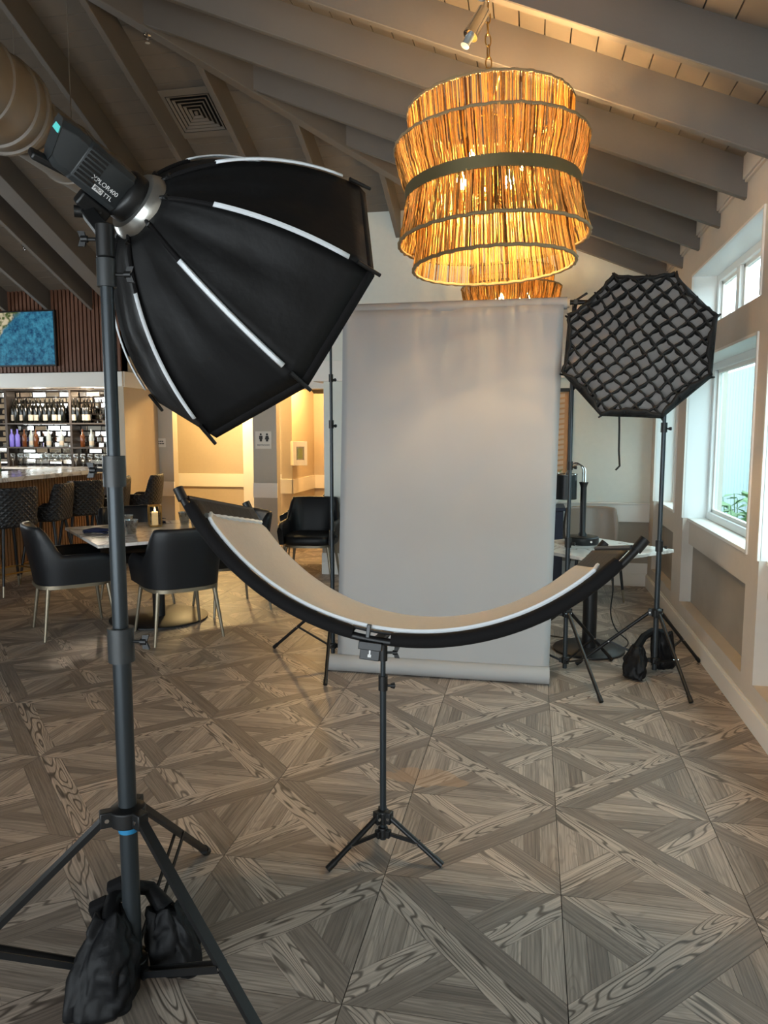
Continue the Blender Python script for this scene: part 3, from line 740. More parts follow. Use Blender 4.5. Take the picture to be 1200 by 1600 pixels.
def shell_mesh(rows):
    mb = MB(); n = len(rows[0]); mb.grid(rows, closed_u=True)
    mb.f.append(tuple(range(n))); o = (len(rows)-1)*n; mb.f.append(tuple(o+k for k in reversed(range(n))))
    return mb
def rounded_pad(mb, sx, sy, z0, z1, r_=.05, cy=0.0, n=28, ex=4.0):
    prof = [(1-.35*r_/sx*4, 0), (1-.05, .12), (1, .35), (1, .7), (.975, .88), (.93, .97), (.80, 1.0), (.4, 1.02)]
    rows = []
    for f, h in prof:
        row = []
        for i in range(n):
            q = 2*math.pi*i/n; c, s_ = math.cos(q), math.sin(q)
            row.append((sx*f*math.copysign(abs(c)**(2/ex), c), cy+sy*f*math.copysign(abs(s_)**(2/ex), s_), z0+(z1-z0)*h))
        rows.append(row)
    mb.grid(rows, closed_u=True); o = len(mb.v)-n; mb.f.append(tuple(o+k for k in range(n))); mb.f.append(tuple(o-(len(prof)-1)*n+k for k in reversed(range(n))))
    return mb
def make_armchair(label, group):
    t_ = thing('dining_armchair', label, 'chair', (0,0,0), 0, group)
    shell_mesh(shell_rows(.305, .30, .415, .865, .645, .06, .055, ta=.395, tb=.60, taper=.92)).build('back_shell', 'leather', t_, angle=60)
    mb = MB(); rounded_pad(mb, .252, .285, .40, .505, cy=.015); mb.build('seat', 'leather', t_, angle=60)
    mb = MB(); rw = []
    for f, z in ((.97, .385), (1.0, .385), (1.0, .413), (.93, .413)):
        rw.append([(.262*f*math.copysign(abs(math.cos(2*math.pi*i/32))**.55, math.cos(2*math.pi*i/32)), -.01+.272*f*math.copysign(abs(math.sin(2*math.pi*i/32))**.55, math.sin(2*math.pi*i/32)), z) for i in range(32)])
    mb.grid(rw, closed_u=True); mb.f.append(tuple(range(32))); mb.f.append(tuple(96+k for k in range(32))); mb.build('seat_frame', 'bronze', t_)
    for sx in (-1, 1):
        for sy in (-1, 1):
            mb = MB(); mb.tube((sx*.215, sy*.215, .39), (sx*.262, sy*.262, 0.0), .017, .010, 12); mb.build('leg', 'bronze', t_)
    return t_
AG = 'black armchairs around the dining tables'
a0 = make_armchair('black armchair at the left of the set table, half behind the tall stand', AG)
a0.location = (-3.53, 5.12, 0); a0.rotation_euler.z = R(-45)
dup(a0, (-2.66, 5.16, 0), R(45), 'black leather armchair with its back to the camera at the set dining table', AG)
dup(a0, (-3.55, 6.10, 0), R(-135), 'black leather armchair behind the candle on the set dining table', AG)
dup(a0, (-2.60, 6.05, 0), R(135), 'black leather armchair half hidden behind the raised left end of the curved reflector', AG)
dup(a0, (-2.26, 7.36, 0), R(186), 'black leather armchair facing the camera just left of the paper backdrop', AG)
dup(a0, (-2.64, 8.42, 0), R(100), 'farthest black leather armchair, turned to the left near the restroom openings', AG)

def make_stool(label, group):
    t_ = thing('bar_stool', label, 'bar stool', (0,0,0), 0, group)
    rows = shell_rows(.245, .235, .66, 1.035, .80, .03, .05, ta=.40, tb=.56, taper=.93)
    o = shell_mesh(rows).build('backrest', 'stool_leather', t_, angle=60)
    me = o.data; ul = me.uv_layers.new(name='UVMap')
    for lp in me.loops:
        c = me.vertices[lp.vertex_index].co; ul.data[lp.index].uv = (math.atan2(c.x, -c.y)*.24, c.z)
    mb = MB(); rounded_pad(mb, .235, .235, .64, .735, cy=.02); o = mb.build('seat', 'stool_leather', t_, angle=60)
    me = o.data; ul = me.uv_layers.new(name='UVMap')
    for lp in me.loops:
        c = me.vertices[lp.vertex_index].co; ul.data[lp.index].uv = (math.atan2(c.x, -c.y)*.24, c.z)
    for sx in (-1, 1):
        for sy in (-1, 1):
            a, b = V((sx*.13, sy*.13, .645)), V((sx*.215, sy*.215, 0)); k_ = a.lerp(b, .84)
            mb = MB(); mb.tube(a, k_, .017, .013, 10); lg = mb.build('leg', 'black_metal', t_)
            mb = MB(); mb.tube(k_, b, .013, .011, 10); mb.build('leg_tip', 'bronze', lg)
    s_ = .188
    for a, b in (((-s_,-s_),(s_,-s_)), ((s_,-s_),(s_,s_)), ((s_,s_),(-s_,s_)), ((-s_,s_),(-s_,-s_))):
        mb = MB(); mb.tube((*a, .21), (*b, .21), .008, n=8); mb.build('foot_rail', 'brass', t_)
    return t_
SG = 'quilted bar stools along the counter'
s0 = make_stool('quilted dark bar stool cut by the left picture edge', SG); s0.location = (-5.00, 6.27, 0); s0.rotation_euler.z = R(70)
dup(s0, (-4.97, 6.82, 0), R(100), 'second quilted bar stool from the left picture edge, seat turned to the left', SG)
dup(s0, (-4.95, 7.36, 0), R(55), 'third quilted bar stool from the left picture edge', SG)
dup(s0, (-4.93, 7.90, 0), R(105), 'quilted bar stool mostly hidden behind the tall light stand pole', SG)
dup(s0, (-4.80, 8.45, 0), R(100), 'farthest quilted bar stool, beside the beige wall end', SG)

# ------------------------------------------------------------------ set dining table (left)
def make_table(label, loc, side, group, base_r):
    t_ = thing('dining_table', label, 'table', loc, R(45), group)
    mb = MB(); mb.box(-side/2, side/2, -side/2, side/2, .725, .75); mb.build('tabletop', 'marble', t_, smooth=False, bevel=.004)
    mb = MB(); mb.box(-side*.30, side*.30, -side*.30, side*.30, .70, .725); mb.build('support_plate', 'black_base', t_, smooth=False)
    mb = MB(); mb.tube((0,0,.018), (0,0,.70), .05, n=20); mb.build('pedestal', 'black_base', t_)
    mb = MB(); mb.lathe([(base_r,0.006),(base_r,.016),(base_r*.97,.022),(.06,.026)], 48); mb.build('base', 'black_base', t_)
    for k in range(4):
        q = R(45+90*k); mb = MB(); mb.tube((math.cos(q)*base_r*.85, math.sin(q)*base_r*.85, 0), (math.cos(q)*base_r*.85, math.sin(q)*base_r*.85, .008), .015, n=8); mb.build('glide', 'black_plastic', t_)
    return t_
make_table('white marble dining table set with cups and navy napkins', (-3.05, 5.58, 0), 1.20, 'marble pedestal tables', .40)
def make_cup(label, loc):
    c_ = thing('cup', label, 'cup', loc, 0, 'smoked glass cups on the set dining table')
    mb = MB(); mb.lathe([(.034,0),(.036,.004),(.053,.112),(.050,.112),(.033,.014)], 20, cap=True); mb.build('glass_wall', 'smoke_glass', c_)
    mb = MB(); mb.lathe([(.0505,.111),(.0515,.1135),(.0535,.111)], 20, cap=False); mb.build('rim', 'clear_bottle', c_)
    mb = MB(); mb.lathe([(.0315,.014),(.0365,.04),(.03,.041)], 20); mb.build('thick_base', 'grey_plastic', c_)
    return c_
c0 = make_cup('smoked glass cup nearest the camera on the set table, right of the stand pole', (-3.13, 5.33, .7505))
dup(c0, (-2.98, 5.95, .7505), 0, 'smoked glass cup just right of the candle lantern')
dup(c0, (-2.80, 5.80, .7505), 0, 'smoked glass cup close to the raised reflector end')
dup(c0, (-3.34, 5.62, .7505), 0, 'smoked glass cup half hidden behind the stand pole')
def napkin(label, loc, rz, seed):
    t_ = thing('napkin', label, 'napkin', loc, rz, 'navy napkins on the set table'); rd = random.Random(seed)
    for k in range(3):
        rows = []
        for i in range(9):
            u = i/8
            rows.append([(-.095+.19*u+.01*math.sin(v*5+k), (-.045+.09*v)*(1-.35*abs(u-.5)), .004+k*.012+.018*math.sin(u*math.pi)*(.5+.5*math.sin(v*7+k*2+seed))) for v in [j/6 for j in range(7)]])
        mb = MB(); mb.grid(rows); o = mb.build('fold', 'napkin', t_, solid=.006); o.rotation_euler.z = rd.uniform(-.5, .5)
    return t_
napkin('folded navy napkin at the left corner of the set table', (-3.42, 5.30, .7505), R(20), 1)
napkin('folded navy napkin behind the candle on the set table', (-3.28, 6.02, .7505), R(120), 2)
napkin('folded navy napkin at the right corner of the set table', (-2.62, 5.78, .7505), R(60), 3)
kn = thing('table_knife', 'silver table knife beside the left navy napkin', 'knife', (-3.22, 5.10, .7505))
mb = MB(); mb.bar((-.10,0,.004), (0,0,.004), .012, .007); mb.build('handle', 'steel', kn, bevel=.002)
mb = MB(); mb.prism([(0,-.008,.002),(.09,-.009,.002),(.11,0,.002),(.09,.007,.002),(0,.007,.002)], (0,0,.0025)); mb.build('blade', 'chrome', kn, smooth=False)
kn.rotation_euler.z = R(40)
ln_ = thing('candle_lantern', 'small brass framed glass lantern with lit candle on the set table', 'lantern', (-3.18, 5.80, .7505), R(35))
mb = MB(); mb.box(-.05, .05, -.05, .05, 0, .012); mb.build('base', 'brass', ln_, smooth=False)
for sx in (-1, 1):
    for sy in (-1, 1):
        mb = MB(); mb.box(sx*.05-.004, sx*.05+.004, sy*.05-.004, sy*.05+.004, .012, .175); mb.build('post', 'brass', ln_, smooth=False)
mb = MB()
for a in (-1, 1): mb.box(-.054, .054, a*.05-.004, a*.05+.004, .175, .183); mb.box(a*.05-.004, a*.05+.004, -.046, .046, .175, .183)
mb.build('top_frame', 'brass', ln_, smooth=False)
for k, (dx, dy) in enumerate(((0,-1),(1,0),(0,1),(-1,0))):
    mb = MB(); mb.box(-.045, .045, -.0015, .0015, .013, .12); o = mb.build('pane', 'clear_glass', ln_, smooth=False); o.location = (dx*.05, dy*.05, 0); o.rotation_euler.z = 0 if dx == 0 else R(90)
mb = MB(); mb.lathe([(.026,.012),(.026,.125),(.024,.128),(.005,.126)], 20); cd = mb.build('candle', 'candle_wax', ln_)
mb = MB(); mb.lathe([(.001,.128),(.006,.135),(.007,.143),(.003,.155),(.0005,.165)], 10); mb.build('flame', 'flame', cd)

# ------------------------------------------------------------------ right side: table, lamp, chair, cabinet, picture
make_table('small white marble table with black lamp behind the right end of the reflector', (.43, 5.35, 0), .78, 'marble pedestal tables', .25)
tl = thing('table_lamp', 'black table lamp with drum shade on chrome arms on the small marble table', 'lamp', (.372, 5.50, .7505))
mb = MB(); mb.lathe([(.115,0),(.118,.006),(.118,.048),(.112,.055),(.02,.057)], 36); mb.build('base', 'black_metal', tl)
mb = MB(); mb.lathe([(.032,.056),(.030,.07),(.022,.085),(.0215,.41),(.025,.425),(.033,.445),(.031,.45)], 24); mb.build('column', 'black_metal', tl)
for s_ in (-1, 1):
    pts = []
    for i in range(13):
        q = math.pi*i/12; pts.append((-.05+.05*math.cos(q)+ (-.008 if s_ > 0 else .008), s_*.012, .53+.055*math.sin(q)*(1.0 if s_ > 0 else .8)))
    pts = [(pts[0][0], pts[0][1], .44)] + pts + [(-.13, s_*.02, .50)]
    mb = MB(); mb.path(pts, .006, 8); mb.build('chrome_arm', 'chrome', tl)
mb = MB(); mb.lathe([(.088,.325),(.088,.500),(.084,.500),(.084,.325)], 36, c=(-.135,0,0), cap=False); o = mb.build('lamp_shade', 'shade_black', tl)
mb = MB(); mb.path([(-.135+.092*math.cos(2*math.pi*i/28), .092*math.sin(2*math.pi*i/28), .506) for i in range(28)], .004, 6, closed=True); mb.build('shade_ring', 'chrome', tl)
mb = MB(); mb.tube((.055,-.1165,.030), (.055,-.122,.030), .008, n=10); mb.build('switch', 'chrome', tl)
cd = MB(); pts = []
for t_, q in enumerate([(.60,5.62,.60),(.61,5.60,.40),(.60,5.60,.22),(.64,5.58,.10),(.72,5.52,.03),(.66,5.42,.008),(.48,5.50,.007),(.30,5.60,.007),(.15,5.66,.007)]): pts.append(V(q))
sm = []
for i in range(len(pts)-1):
    for k in range(6):
        t_ = k/6; p0, p1, p2, p3 = pts[max(i-1,0)], pts[i], pts[i+1], pts[min(i+2, len(pts)-1)]
        sm.append(.5*((2*p1)+(p2-p0)*t_+(2*p0-5*p1+4*p2-p3)*t_*t_+(3*p1-p0-3*p2+p3)*t_**3))
cd.path(sm, .005, 8); tag(cd.build('lamp_cord', 'cord_black'), 'black cord looping down beside the small marble table', 'cord')
ch = thing('side_chair', 'brown leather side chair with slim gold tipped legs by the back wall', 'chair', (.60, 7.15, 0), R(186))
rows = []
for i in range(13):
    u = -1+i/6; rows.append([(u*(.235+.025*math.sin((1-v)*math.pi)), -.22+.055*abs(u)**2.2-.07*v, .44+.40*v-.012*abs(u)**4*v) for v in [j/10 for j in range(11)]])
mb = MB(); mb.grid(rows); mb.build('backrest', 'tan_leather', ch, solid=.04, bevel=.012)
mb = MB(); rounded_pad(mb, .24, .235, .40, .475, cy=.01); mb.build('seat', 'tan_leather', ch, angle=60)
for sx in (-1, 1):
    for sy in (-1, 1):
        a, b = V((sx*.19, sy*.18, .41)), V((sx*.235, sy*.225, 0)); k_ = a.lerp(b, .72)
        mb = MB(); mb.tube(a, k_, .015, .012, 10); lg = mb.build('leg', 'black_metal', ch)
        mb = MB(); mb.tube(k_, b, .012, .009, 10); mb.build('leg_tip', 'bronze', lg)
cb = thing('side_cabinet', 'navy blue cabinet by the back wall half hidden by the paper backdrop', 'cabinet', (-.22, 7.49, 0))
mb = MB(); mb.box(-.55, .53, -.20, .21, .06, .80); mb.build('body', 'navy_wood', cb, smooth=False, bevel=.003)
mb = MB(); mb.box(-.57, .55, -.22, .21, .80, .83); mb.build('top', 'navy_wood', cb, smooth=False, bevel=.003)
mb = MB(); mb.box(-.54, .52, -.17, .21, 0, .06); mb.build('plinth', 'navy_wood', cb, smooth=False)
for x0 in (-.54, 0.0):
    mb = MB(); x1 = x0+.52
    mb.box(x0, x1, -.222, -.20, .08, .79); dr = mb.build('door', 'navy_wood', cb, smooth=False, bevel=.002)
    mb = MB()
    for a in ((x0+.05,x1-.05,.70,.72),(x0+.05,x1-.05,.14,.16),(x0+.05,x0+.07,.16,.70),(x1-.07,x1-.05,.16,.70)): mb.box(a[0], a[1], -.228, -.222, a[2], a[3])
    mb.build('door_moulding', 'navy_wood', dr, smooth=False)
vs_ = thing('vase', 'small pale ceramic vase on the navy cabinet beside the backdrop edge', 'vase', (.20, 7.50, .8305))
mb = MB(); mb.lathe([(.035,0),(.06,.03),(.066,.07),(.05,.11),(.03,.13),(.036,.145),(.030,.145)], 20); mb.build('body', 'white_ceramic', vs_)
for k in range(5):
    q = k*1.3; mb = MB(); pts = [V((0,0,.13))+V((math.cos(q)*.10*t_*t_, math.sin(q)*.08*t_*t_, .24*t_)) for t_ in [i/5 for i in range(6)]]
    mb.path(pts, [.004,.010,.014,.012,.007,.001], 5); mb.build('leaf', 'leaf', vs_)
pc = thing('framed_picture', 'tall black framed picture of a carved leaf half hidden by the backdrop', 'picture', (-.10, YB, .98))
w_, h_ = .49, 1.02
for nm, a in (('l', (-w_,-w_+.035,0,h_)), ('r', (w_-.035,w_,0,h_)), ('b', (-w_+.035,w_-.035,0,.035)), ('t', (-w_+.035,w_-.035,h_-.035,h_))):
    mb = MB(); mb.box(a[0], a[1], -.035, 0, a[2], a[3]); mb.build('frame_side', 'frame_black', pc, smooth=False, bevel=.002)
mb = MB(); mb.box(-w_+.035, w_-.035, -.010, -.002, .035, h_-.035); mb.build('picture_ground', 'art_cream', pc, smooth=False)
for sd in (-1, 1):
    for k in range(16):
        z0 = .06+k*.052; mb = MB()
        mb.prism([(sd*.02, -.011, z0), (sd*.20, -.011, z0+.09), (sd*.43, -.011, z0+.13), (sd*.43, -.011, z0+.145), (sd*.20, -.011, z0+.122), (sd*.02, -.011, z0+.030)], (0,-.006,0)); mb.build('leaf_rib', 'art_tan', pc, smooth=False)
mb = MB(); mb.box(w_-.075, w_-.037, -.016, -.01, .035, h_-.035); mb.build('inner_strip', 'art_tan', pc, smooth=False)

# ------------------------------------------------------------------ restroom signs and defibrillator box
sg = thing('restroom_sign', 'square restroom sign with two figures on the grey pier', 'sign', (-3.645, Y2, 1.33))
mb = MB(); mb.box(-.118, .118, -.008, 0, 0, .24); mb.build('plate', 'sign_white', sg, smooth=False, bevel=.002)
for s_ in (-1, 1):
    mb = MB(); c_ = .045*s_+.01
    mb.lathe([(.001,0),(.014,.003),(.014,.006)], 14, c=(c_, -.008, .198), ax=(0,-1,0))
    if s_ < 0: poly = [(-.024,.178),(.024,.178),(.024,.13),(.016,.13),(.016,.10),(-.016,.10),(-.016,.13),(-.024,.13)]
    else: poly = [(-.018,.178),(.018,.178),(.032,.128),(.016,.128),(.016,.10),(-.016,.10),(-.016,.128),(-.032,.128)]
    mb.prism([(c_+x_, -.008, z_) for x_, z_ in poly], (0,-.004,0)); mb.build('figure', 'dark_ink', sg, smooth=False)
MT = Matrix.Translation((0, -.0085, .048)) @ Matrix.Rotation(R(90), 4, 'X')
text_part('lettering', 'RESTROOM', .034, 'dark_ink', sg, MT)
sg = thing('notice_sign', 'small white notice with two lines of print left of the restroom opening', 'sign', (-5.205, Y2, 1.345))
mb = MB(); mb.box(-.095, .095, -.008, 0, 0, .125); mb.build('plate', 'sign_white', sg, smooth=False, bevel=.002)
for z_, ws in ((.082, (.020, .030, .026, .024)), (.050, (.030, .034, .026, .030))):
    x_ = -(sum(ws)+.006*3)/2; mb = MB()      # two lines of fine print, too small to read
    for w_ in ws: mb.box(x_, x_+w_, -.0088, -.008, z_-.008, z_+.008); x_ += w_+.006
    mb.build('print_line', 'dark_ink', sg, smooth=False)
ae = thing('defibrillator_box', 'white wall cabinet with a small yellow lit window in the corridor', 'box', (-3.46, 10.66, 1.06), R(34))
mb = MB(); mb.box(-.10, .12, -.06, .15, 0, .36); mb.build('body', 'beige_paint', ae, smooth=False, bevel=.004)
mb = MB()
for a in ((-.10,-.05,.0,.36),(.07,.12,.0,.36),(-.05,.07,.0,.08),(-.05,.07,.28,.36)): mb.box(a[0], a[1], -.085, -.06, a[2], a[3])
mb.build('door_frame', 'aed_white', ae, smooth=False, bevel=.003)
mb = MB(); mb.box(-.03, .05, -.068, -.061, .10, .26); mb.build('yellow_case', 'aed_yellow', ae, smooth=False)
mb = MB(); mb.box(-.05, .07, -.080, -.076, .08, .28); mb.build('pane', 'clear_glass', ae, smooth=False)

# ------------------------------------------------------------------ duct, vent, sprinklers, spotlight
du = thing('air_duct', 'large round greige air duct hung under the ceiling at top left', 'duct', (-3.62, 4.67, 3.80))
dd = V((-.12, .993, 0)).normalized(); c0_ = V((0,0,0))
mb = MB(); mb.tube(c0_-dd*2.2, c0_+dd*.10, .30, n=48); mb.build('wide_section', 'duct_paint', du)
mb = MB(); mb.lathe([(.30,.10),(.305,.10),(.23,.30)], 48, ax=dd, cap=False); mb.build('reducer', 'duct_paint', du)
mb = MB(); mb.tube(c0_+dd*.28, c0_+dd*1.85, .23, n=48); mb.build('narrow_section', 'duct_paint', du)
for q, r_ in ((-.30,.315),(-.02,.318),(.10,.318),(.32,.243),(.95,.243),(1.55,.243)):
    mb = MB(); mb.lathe([(r_-.02,q-.02),(r_,q-.014),(r_,q+.014),(r_-.02,q+.02)], 48, ax=dd, cap=False); mb.build('seam_band', 'duct_paint', du)
for q in (-.9, .6):
    c_ = c0_+dd*q
    for s_ in (-1, 1):
        mb = MB(); px = s_*(.30 if q < 0 else .23); zt_ = zb(4.67+q*.99)-3.80 - .02
        mb.tube((c_.x+px, c_.y, -.05), (c_.x+px, c_.y, zt_ if q > 0 else 5.0-3.80), .004, n=6); mb.build('hanger_rod', 'duct_paint', du)
vn = thing('ceiling_vent', 'square louvred ceiling vent between the rafters', 'vent', (-2.975, 6.40, zb(6.40)))
vn.rotation_euler = (-math.atan(SL), 0, 0)
for k in range(6):
    a, b = (.272, .205) if k == 0 else (.196-(k-1)*.036, .196-(k-1)*.036-.020)
    z0, z1 = -.026, (-.026 if k == 0 else -.016)
    mb = MB()
    for s_ in (-1, 1):
        mb.prism([(s_*a, -a, z0), (s_*a, a, z0), (s_*b, b, z1), (s_*b, -b, z1)], (0,0,.004)); mb.prism([(-a, s_*a, z0), (a, s_*a, z0), (b, s_*b, z1), (-b, s_*b, z1)], (0,0,.004))
    mb.build('louvre' if k else 'frame', 'vent_paint', vn, smooth=False)
mb = MB(); mb.box(-.24, .24, -.24, .24, -.002, 0.0); mb.build('back_plate', 'black_plastic', vn, smooth=False)
mb = MB(); mb.box(-.014, .014, -.014, .014, -.026, -.010); mb.build('centre_plate', 'vent_paint', vn, smooth=False)
def sprinkler(label, loc, tilt):
    t_ = thing('sprinkler_head', label, 'sprinkler', loc, 0, 'ceiling sprinkler heads'); t_.rotation_euler = tilt
    mb = MB(); mb.lathe([(.030,0),(.028,-.008),(.012,-.012),(.010,-.03)], 16); mb.build('cup', 'chrome', t_)
    for s_ in (-1, 1):
        mb = MB(); mb.path([(s_*.008,0,-.028),(s_*.014,0,-.04),(s_*.003,0,-.055)], .002, 6); mb.build('arm', 'chrome', t_)
    mb = MB(); mb.lathe([(.004,-.054),(.018,-.056),(.018,-.058)], 14); mb.build('deflector', 'chrome', t_)
xh = -2.86
sprinkler('small chrome sprinkler head on the hip beam near the vent', (xh-.02, xh+HK+.02, zr(xh, ZR)-.032), (0,0,0))
sprinkler('small chrome sprinkler head between rafters above the slatted bulkhead', (-5.92, 7.95, zb(7.95)-.002), (0,0,0))
sp_ = thing('spotlight', 'chrome cylinder spotlight on a rafter beside the lamp chain', 'spotlight', (-.245, 3.47, 3.466-.001))
ax_ = V((-.42, -.25, -.87)).normalized(); b_ = V((0,0,-.06))
mb = MB(); mb.lathe([(.035,0),(.035,-.012),(.01,-.016)], 20); mb.build('canopy', 'chrome', sp_)
mb = MB(); mb.path([(0,0,-.012), (0,0,-.05), b_+ax_*.02], .008, 8); mb.build('swivel', 'chrome', sp_)
mb = MB(); mb.lathe([(.020,0),(.030,.008),(.031,.125),(.034,.128),(.034,.140),(.026,.142)], 28, c=b_, ax=ax_); mb.build('barrel', 'chrome', sp_)
mb = MB(); mb.lathe([(.016,.140),(.018,.150),(.016,.185),(.020,.192),(.012,.196)], 20, c=b_, ax=ax_); mb.build('lamp_bulb', 'clear_bottle', sp_)

# ------------------------------------------------------------------ raffia pendant lamps
def rprof(pts, z):
    for (z0, r0), (z1, r1) in zip(pts, pts[1:]):
        if (z0 >= z >= z1): 
            t_ = (z0-z)/(z0-z1); return r0+(r1-r0)*t_
    return pts[-1][1]
def strands(mb, prof, n, rad, seed, sag=0.0):
    rd = random.Random(seed); zt_, zb__ = prof[0][0], prof[-1][0]
    for i in range(n):
        q = 2*math.pi*(i+rd.uniform(-.28,.28))/n; dq = rd.uniform(-.6,.6)*2*math.pi/n
        r_ = rad*rd.uniform(.65, 1.25); pts = []; m_ = 6
        for k in range(m_+1):
            t_ = k/m_; z = zt_+(zb__-zt_)*t_; rr_ = rprof(prof, z)+rd.uniform(-.004,.004); a = q+dq*t_+rd.uniform(-.15,.15)*2*math.pi/n
            pts.append((rr_*math.cos(a), rr_*math.sin(a), z))
        mb.path(pts, [r_*rd.uniform(.75,1.2) for _ in pts], 5, cap=False)
    return mb
def strand_tones(me, per, seed):
    rd = random.Random(seed); n = len(me.polygons); tones = [rd.random() for _ in range(n//per+1)]
    a = me.attributes.new('tone', 'FLOAT', 'FACE'); a.data.foreach_set('value', [tones[i//per] for i in range(n)])
def pendant(label, loc, top_z, bulb='bulb'):
    t_ = thing('pendant_lamp', label, 'pendant lamp', loc, 0, 'raffia pendant lamps')
    inner = [(.365,.385),(.20,.372),(0.0,.355),(-.18,.352),(-.345,.383)]
    outer_u = [(.205,.452),(.12,.436),(.015,.405)]
    outer_l = [(-.025,.405),(-.12,.422),(-.225,.447)]
    for nm, pr, n, sd in (('inner_tier', inner, 250, 1), ('upper_tier', outer_u, 320, 2), ('lower_tier', outer_l, 320, 3)):
        mb = strands(MB(), pr, n, .0034, sd+int(loc[1]*10)); o = mb.build(nm, 'raffia', t_, angle=80); strand_tones(o.data, 6*5, sd); o['kind'] = 'stuff'; o['label'] = 'curtain of natural raffia strands'
    for z, r_, k in ((.365,.385,.0075), (.205,.452,.0075), (-.225,.447,.0085), (-.345,.383,.0085)):
        mb = MB(); mb.path([((r_+.003*math.sin(i*2.7))*math.cos(2*math.pi*i/96), (r_+.003*math.sin(i*2.7))*math.sin(2*math.pi*i/96), z+.002*math.sin(i*1.9)) for i in range(96)], [k*(1+.12*math.sin(i*3.1)) for i in range(96)], 7, closed=True); mb.build('rim_cord', 'raffia_cord', t_)
    mb = MB(); mb.lathe([(.404,-.032),(.412,-.032),(.412,.022),(.404,.022)], 72, cap=False); o = mb.build('metal_band', 'dull_brass', t_)
    mb = MB(); mb.tube((0,0,.36), (0,0,.02), .010, n=10); mb.lathe([(.02,.03),(.035,.02),(.035,-.03),(.012,-.05)], 16); mb.build('stem', 'brass', t_)
    for k in range(3):
        q = R(60*k+15); mb = MB(); mb.tube((-.40*math.cos(q), -.40*math.sin(q), .0), (.40*math.cos(q), .40*math.sin(q), .0), .004, n=6); mb.build('spoke', 'brass', t_)
    for z, r0, r1 in ((.36, 0, .385), (-.215, .36, .445)):
        for k in range(3):
            q = R(120*k+40); mb = MB(); mb.tube((r0*math.cos(q), r0*math.sin(q), z), (r1*math.cos(q), r1*math.sin(q), z), .004, n=6); mb.build('spoke', 'brass', t_)
    for k in range(4):
        q = R(90*k+62); c_ = V((.17*math.cos(q), .17*math.sin(q), 0))
        mb = MB(); mb.path([(0,0,-.01), c_*.6+V((0,0,-.05)), c_+V((0,0,-.04)), c_+V((0,0,.0))], .006, 8); mb.lathe([(.014,-.005),(.016,.05)], 12, c=c_); arm = mb.build('bulb_arm', 'brass', t_)
        mb = MB(); mb.lathe([(.010,.05),(.022,.075),(.024,.092),(.016,.115),(.003,.145)], 14, c=c_); mb.build('bulb', bulb, arm)
    # chain of links up to the ceiling
    z = .36; k = 0; top = top_z-loc[2]
    mb0 = MB(); mb0.path([(0.0135*math.cos(2*math.pi*i/16), 0, .030*math.sin(2*math.pi*i/16)) for i in range(16)], .0032, 6, closed=True)
    lk = mb0.build('chain_link', 'brass', t_); lk.location = (0,0,z+.02); z += .02
    while z < top-.04:
        z += .051; k += 1; copy_part(lk, (0,0,z), t_, (0, 0, R(90*k+random.uniform(-25,25))))
    mb = MB(); mb.lathe([(.06,top),(.06,top-.012),(.02,top-.03),(.006,top-.035)], 24); mb.build('ceiling_canopy', 'brass', t_)
    return t_
p1 = pendant('large tiered raffia pendant lamp, glowing, above the backdrop', (-.213, 3.66, 2.69), zr(-.213)-.0)
p1.rotation_euler = (R(-1.0), R(-2.4), 0)
pendant('second raffia pendant lamp seen just over the top edge of the backdrop', (-.22, 7.02, 2.66), zr(-.22), 'bulb_dim')

# ------------------------------------------------------------------ paper backdrop on two stands
bd = thing('paper_backdrop', 'grey white seamless paper backdrop hanging from a crossbar roll', 'backdrop', (-.53, 4.60, 0))
ZT_ = 2.32
mb = MB(); mb.tube((-1.20, 4.60, ZT_), (.185, 4.60, ZT_), .036, n=32); mb.build('paper_roll', 'paper', bd, world=True)
mb = MB(); mb.tube((-1.215, 4.60, ZT_), (.20, 4.60, ZT_), .028, n=24); mb.build('cardboard_core', 'cardboard', bd, world=True)
rows = []
for i in range(41):
    t_ = i/40; z = ZT_ - .012 - t_*(ZT_-.012-.055)
    row = []
    for j in range(33):
        u = j/32; xl = -1.175+(-1.232+1.175)*t_; xr = .166+(.132-.166)*t_
        curl = .018*math.exp(-u/.035) + .018*math.exp(-(1-u)/.035)
        yy = 4.562 - .010*math.sin(u*9+.5)*math.exp(-t_*2.2) - .006*math.sin(u*23)*math.exp(-t_*3.5) + curl*min(1, t_*4)
        row.append((xl+(xr-xl)*u, yy, z))
    rows.append(row)
mb = MB(); mb.grid(rows); mb.build('paper_sheet', 'paper', bd, world=True, solid=.0015, angle=80)
mb = MB(); mb.tube((-1.292, 4.555, .054), (.135, 4.555, .054), .054, n=36); mb.build('bottom_roll', 'paper', bd, world=True)
mb = MB(); mb.tube((-1.38, 4.62, ZT_+.005), (.33, 4.62, ZT_+.005), .013, n=12); mb.build('crossbar', 'black_metal', bd, world=True)

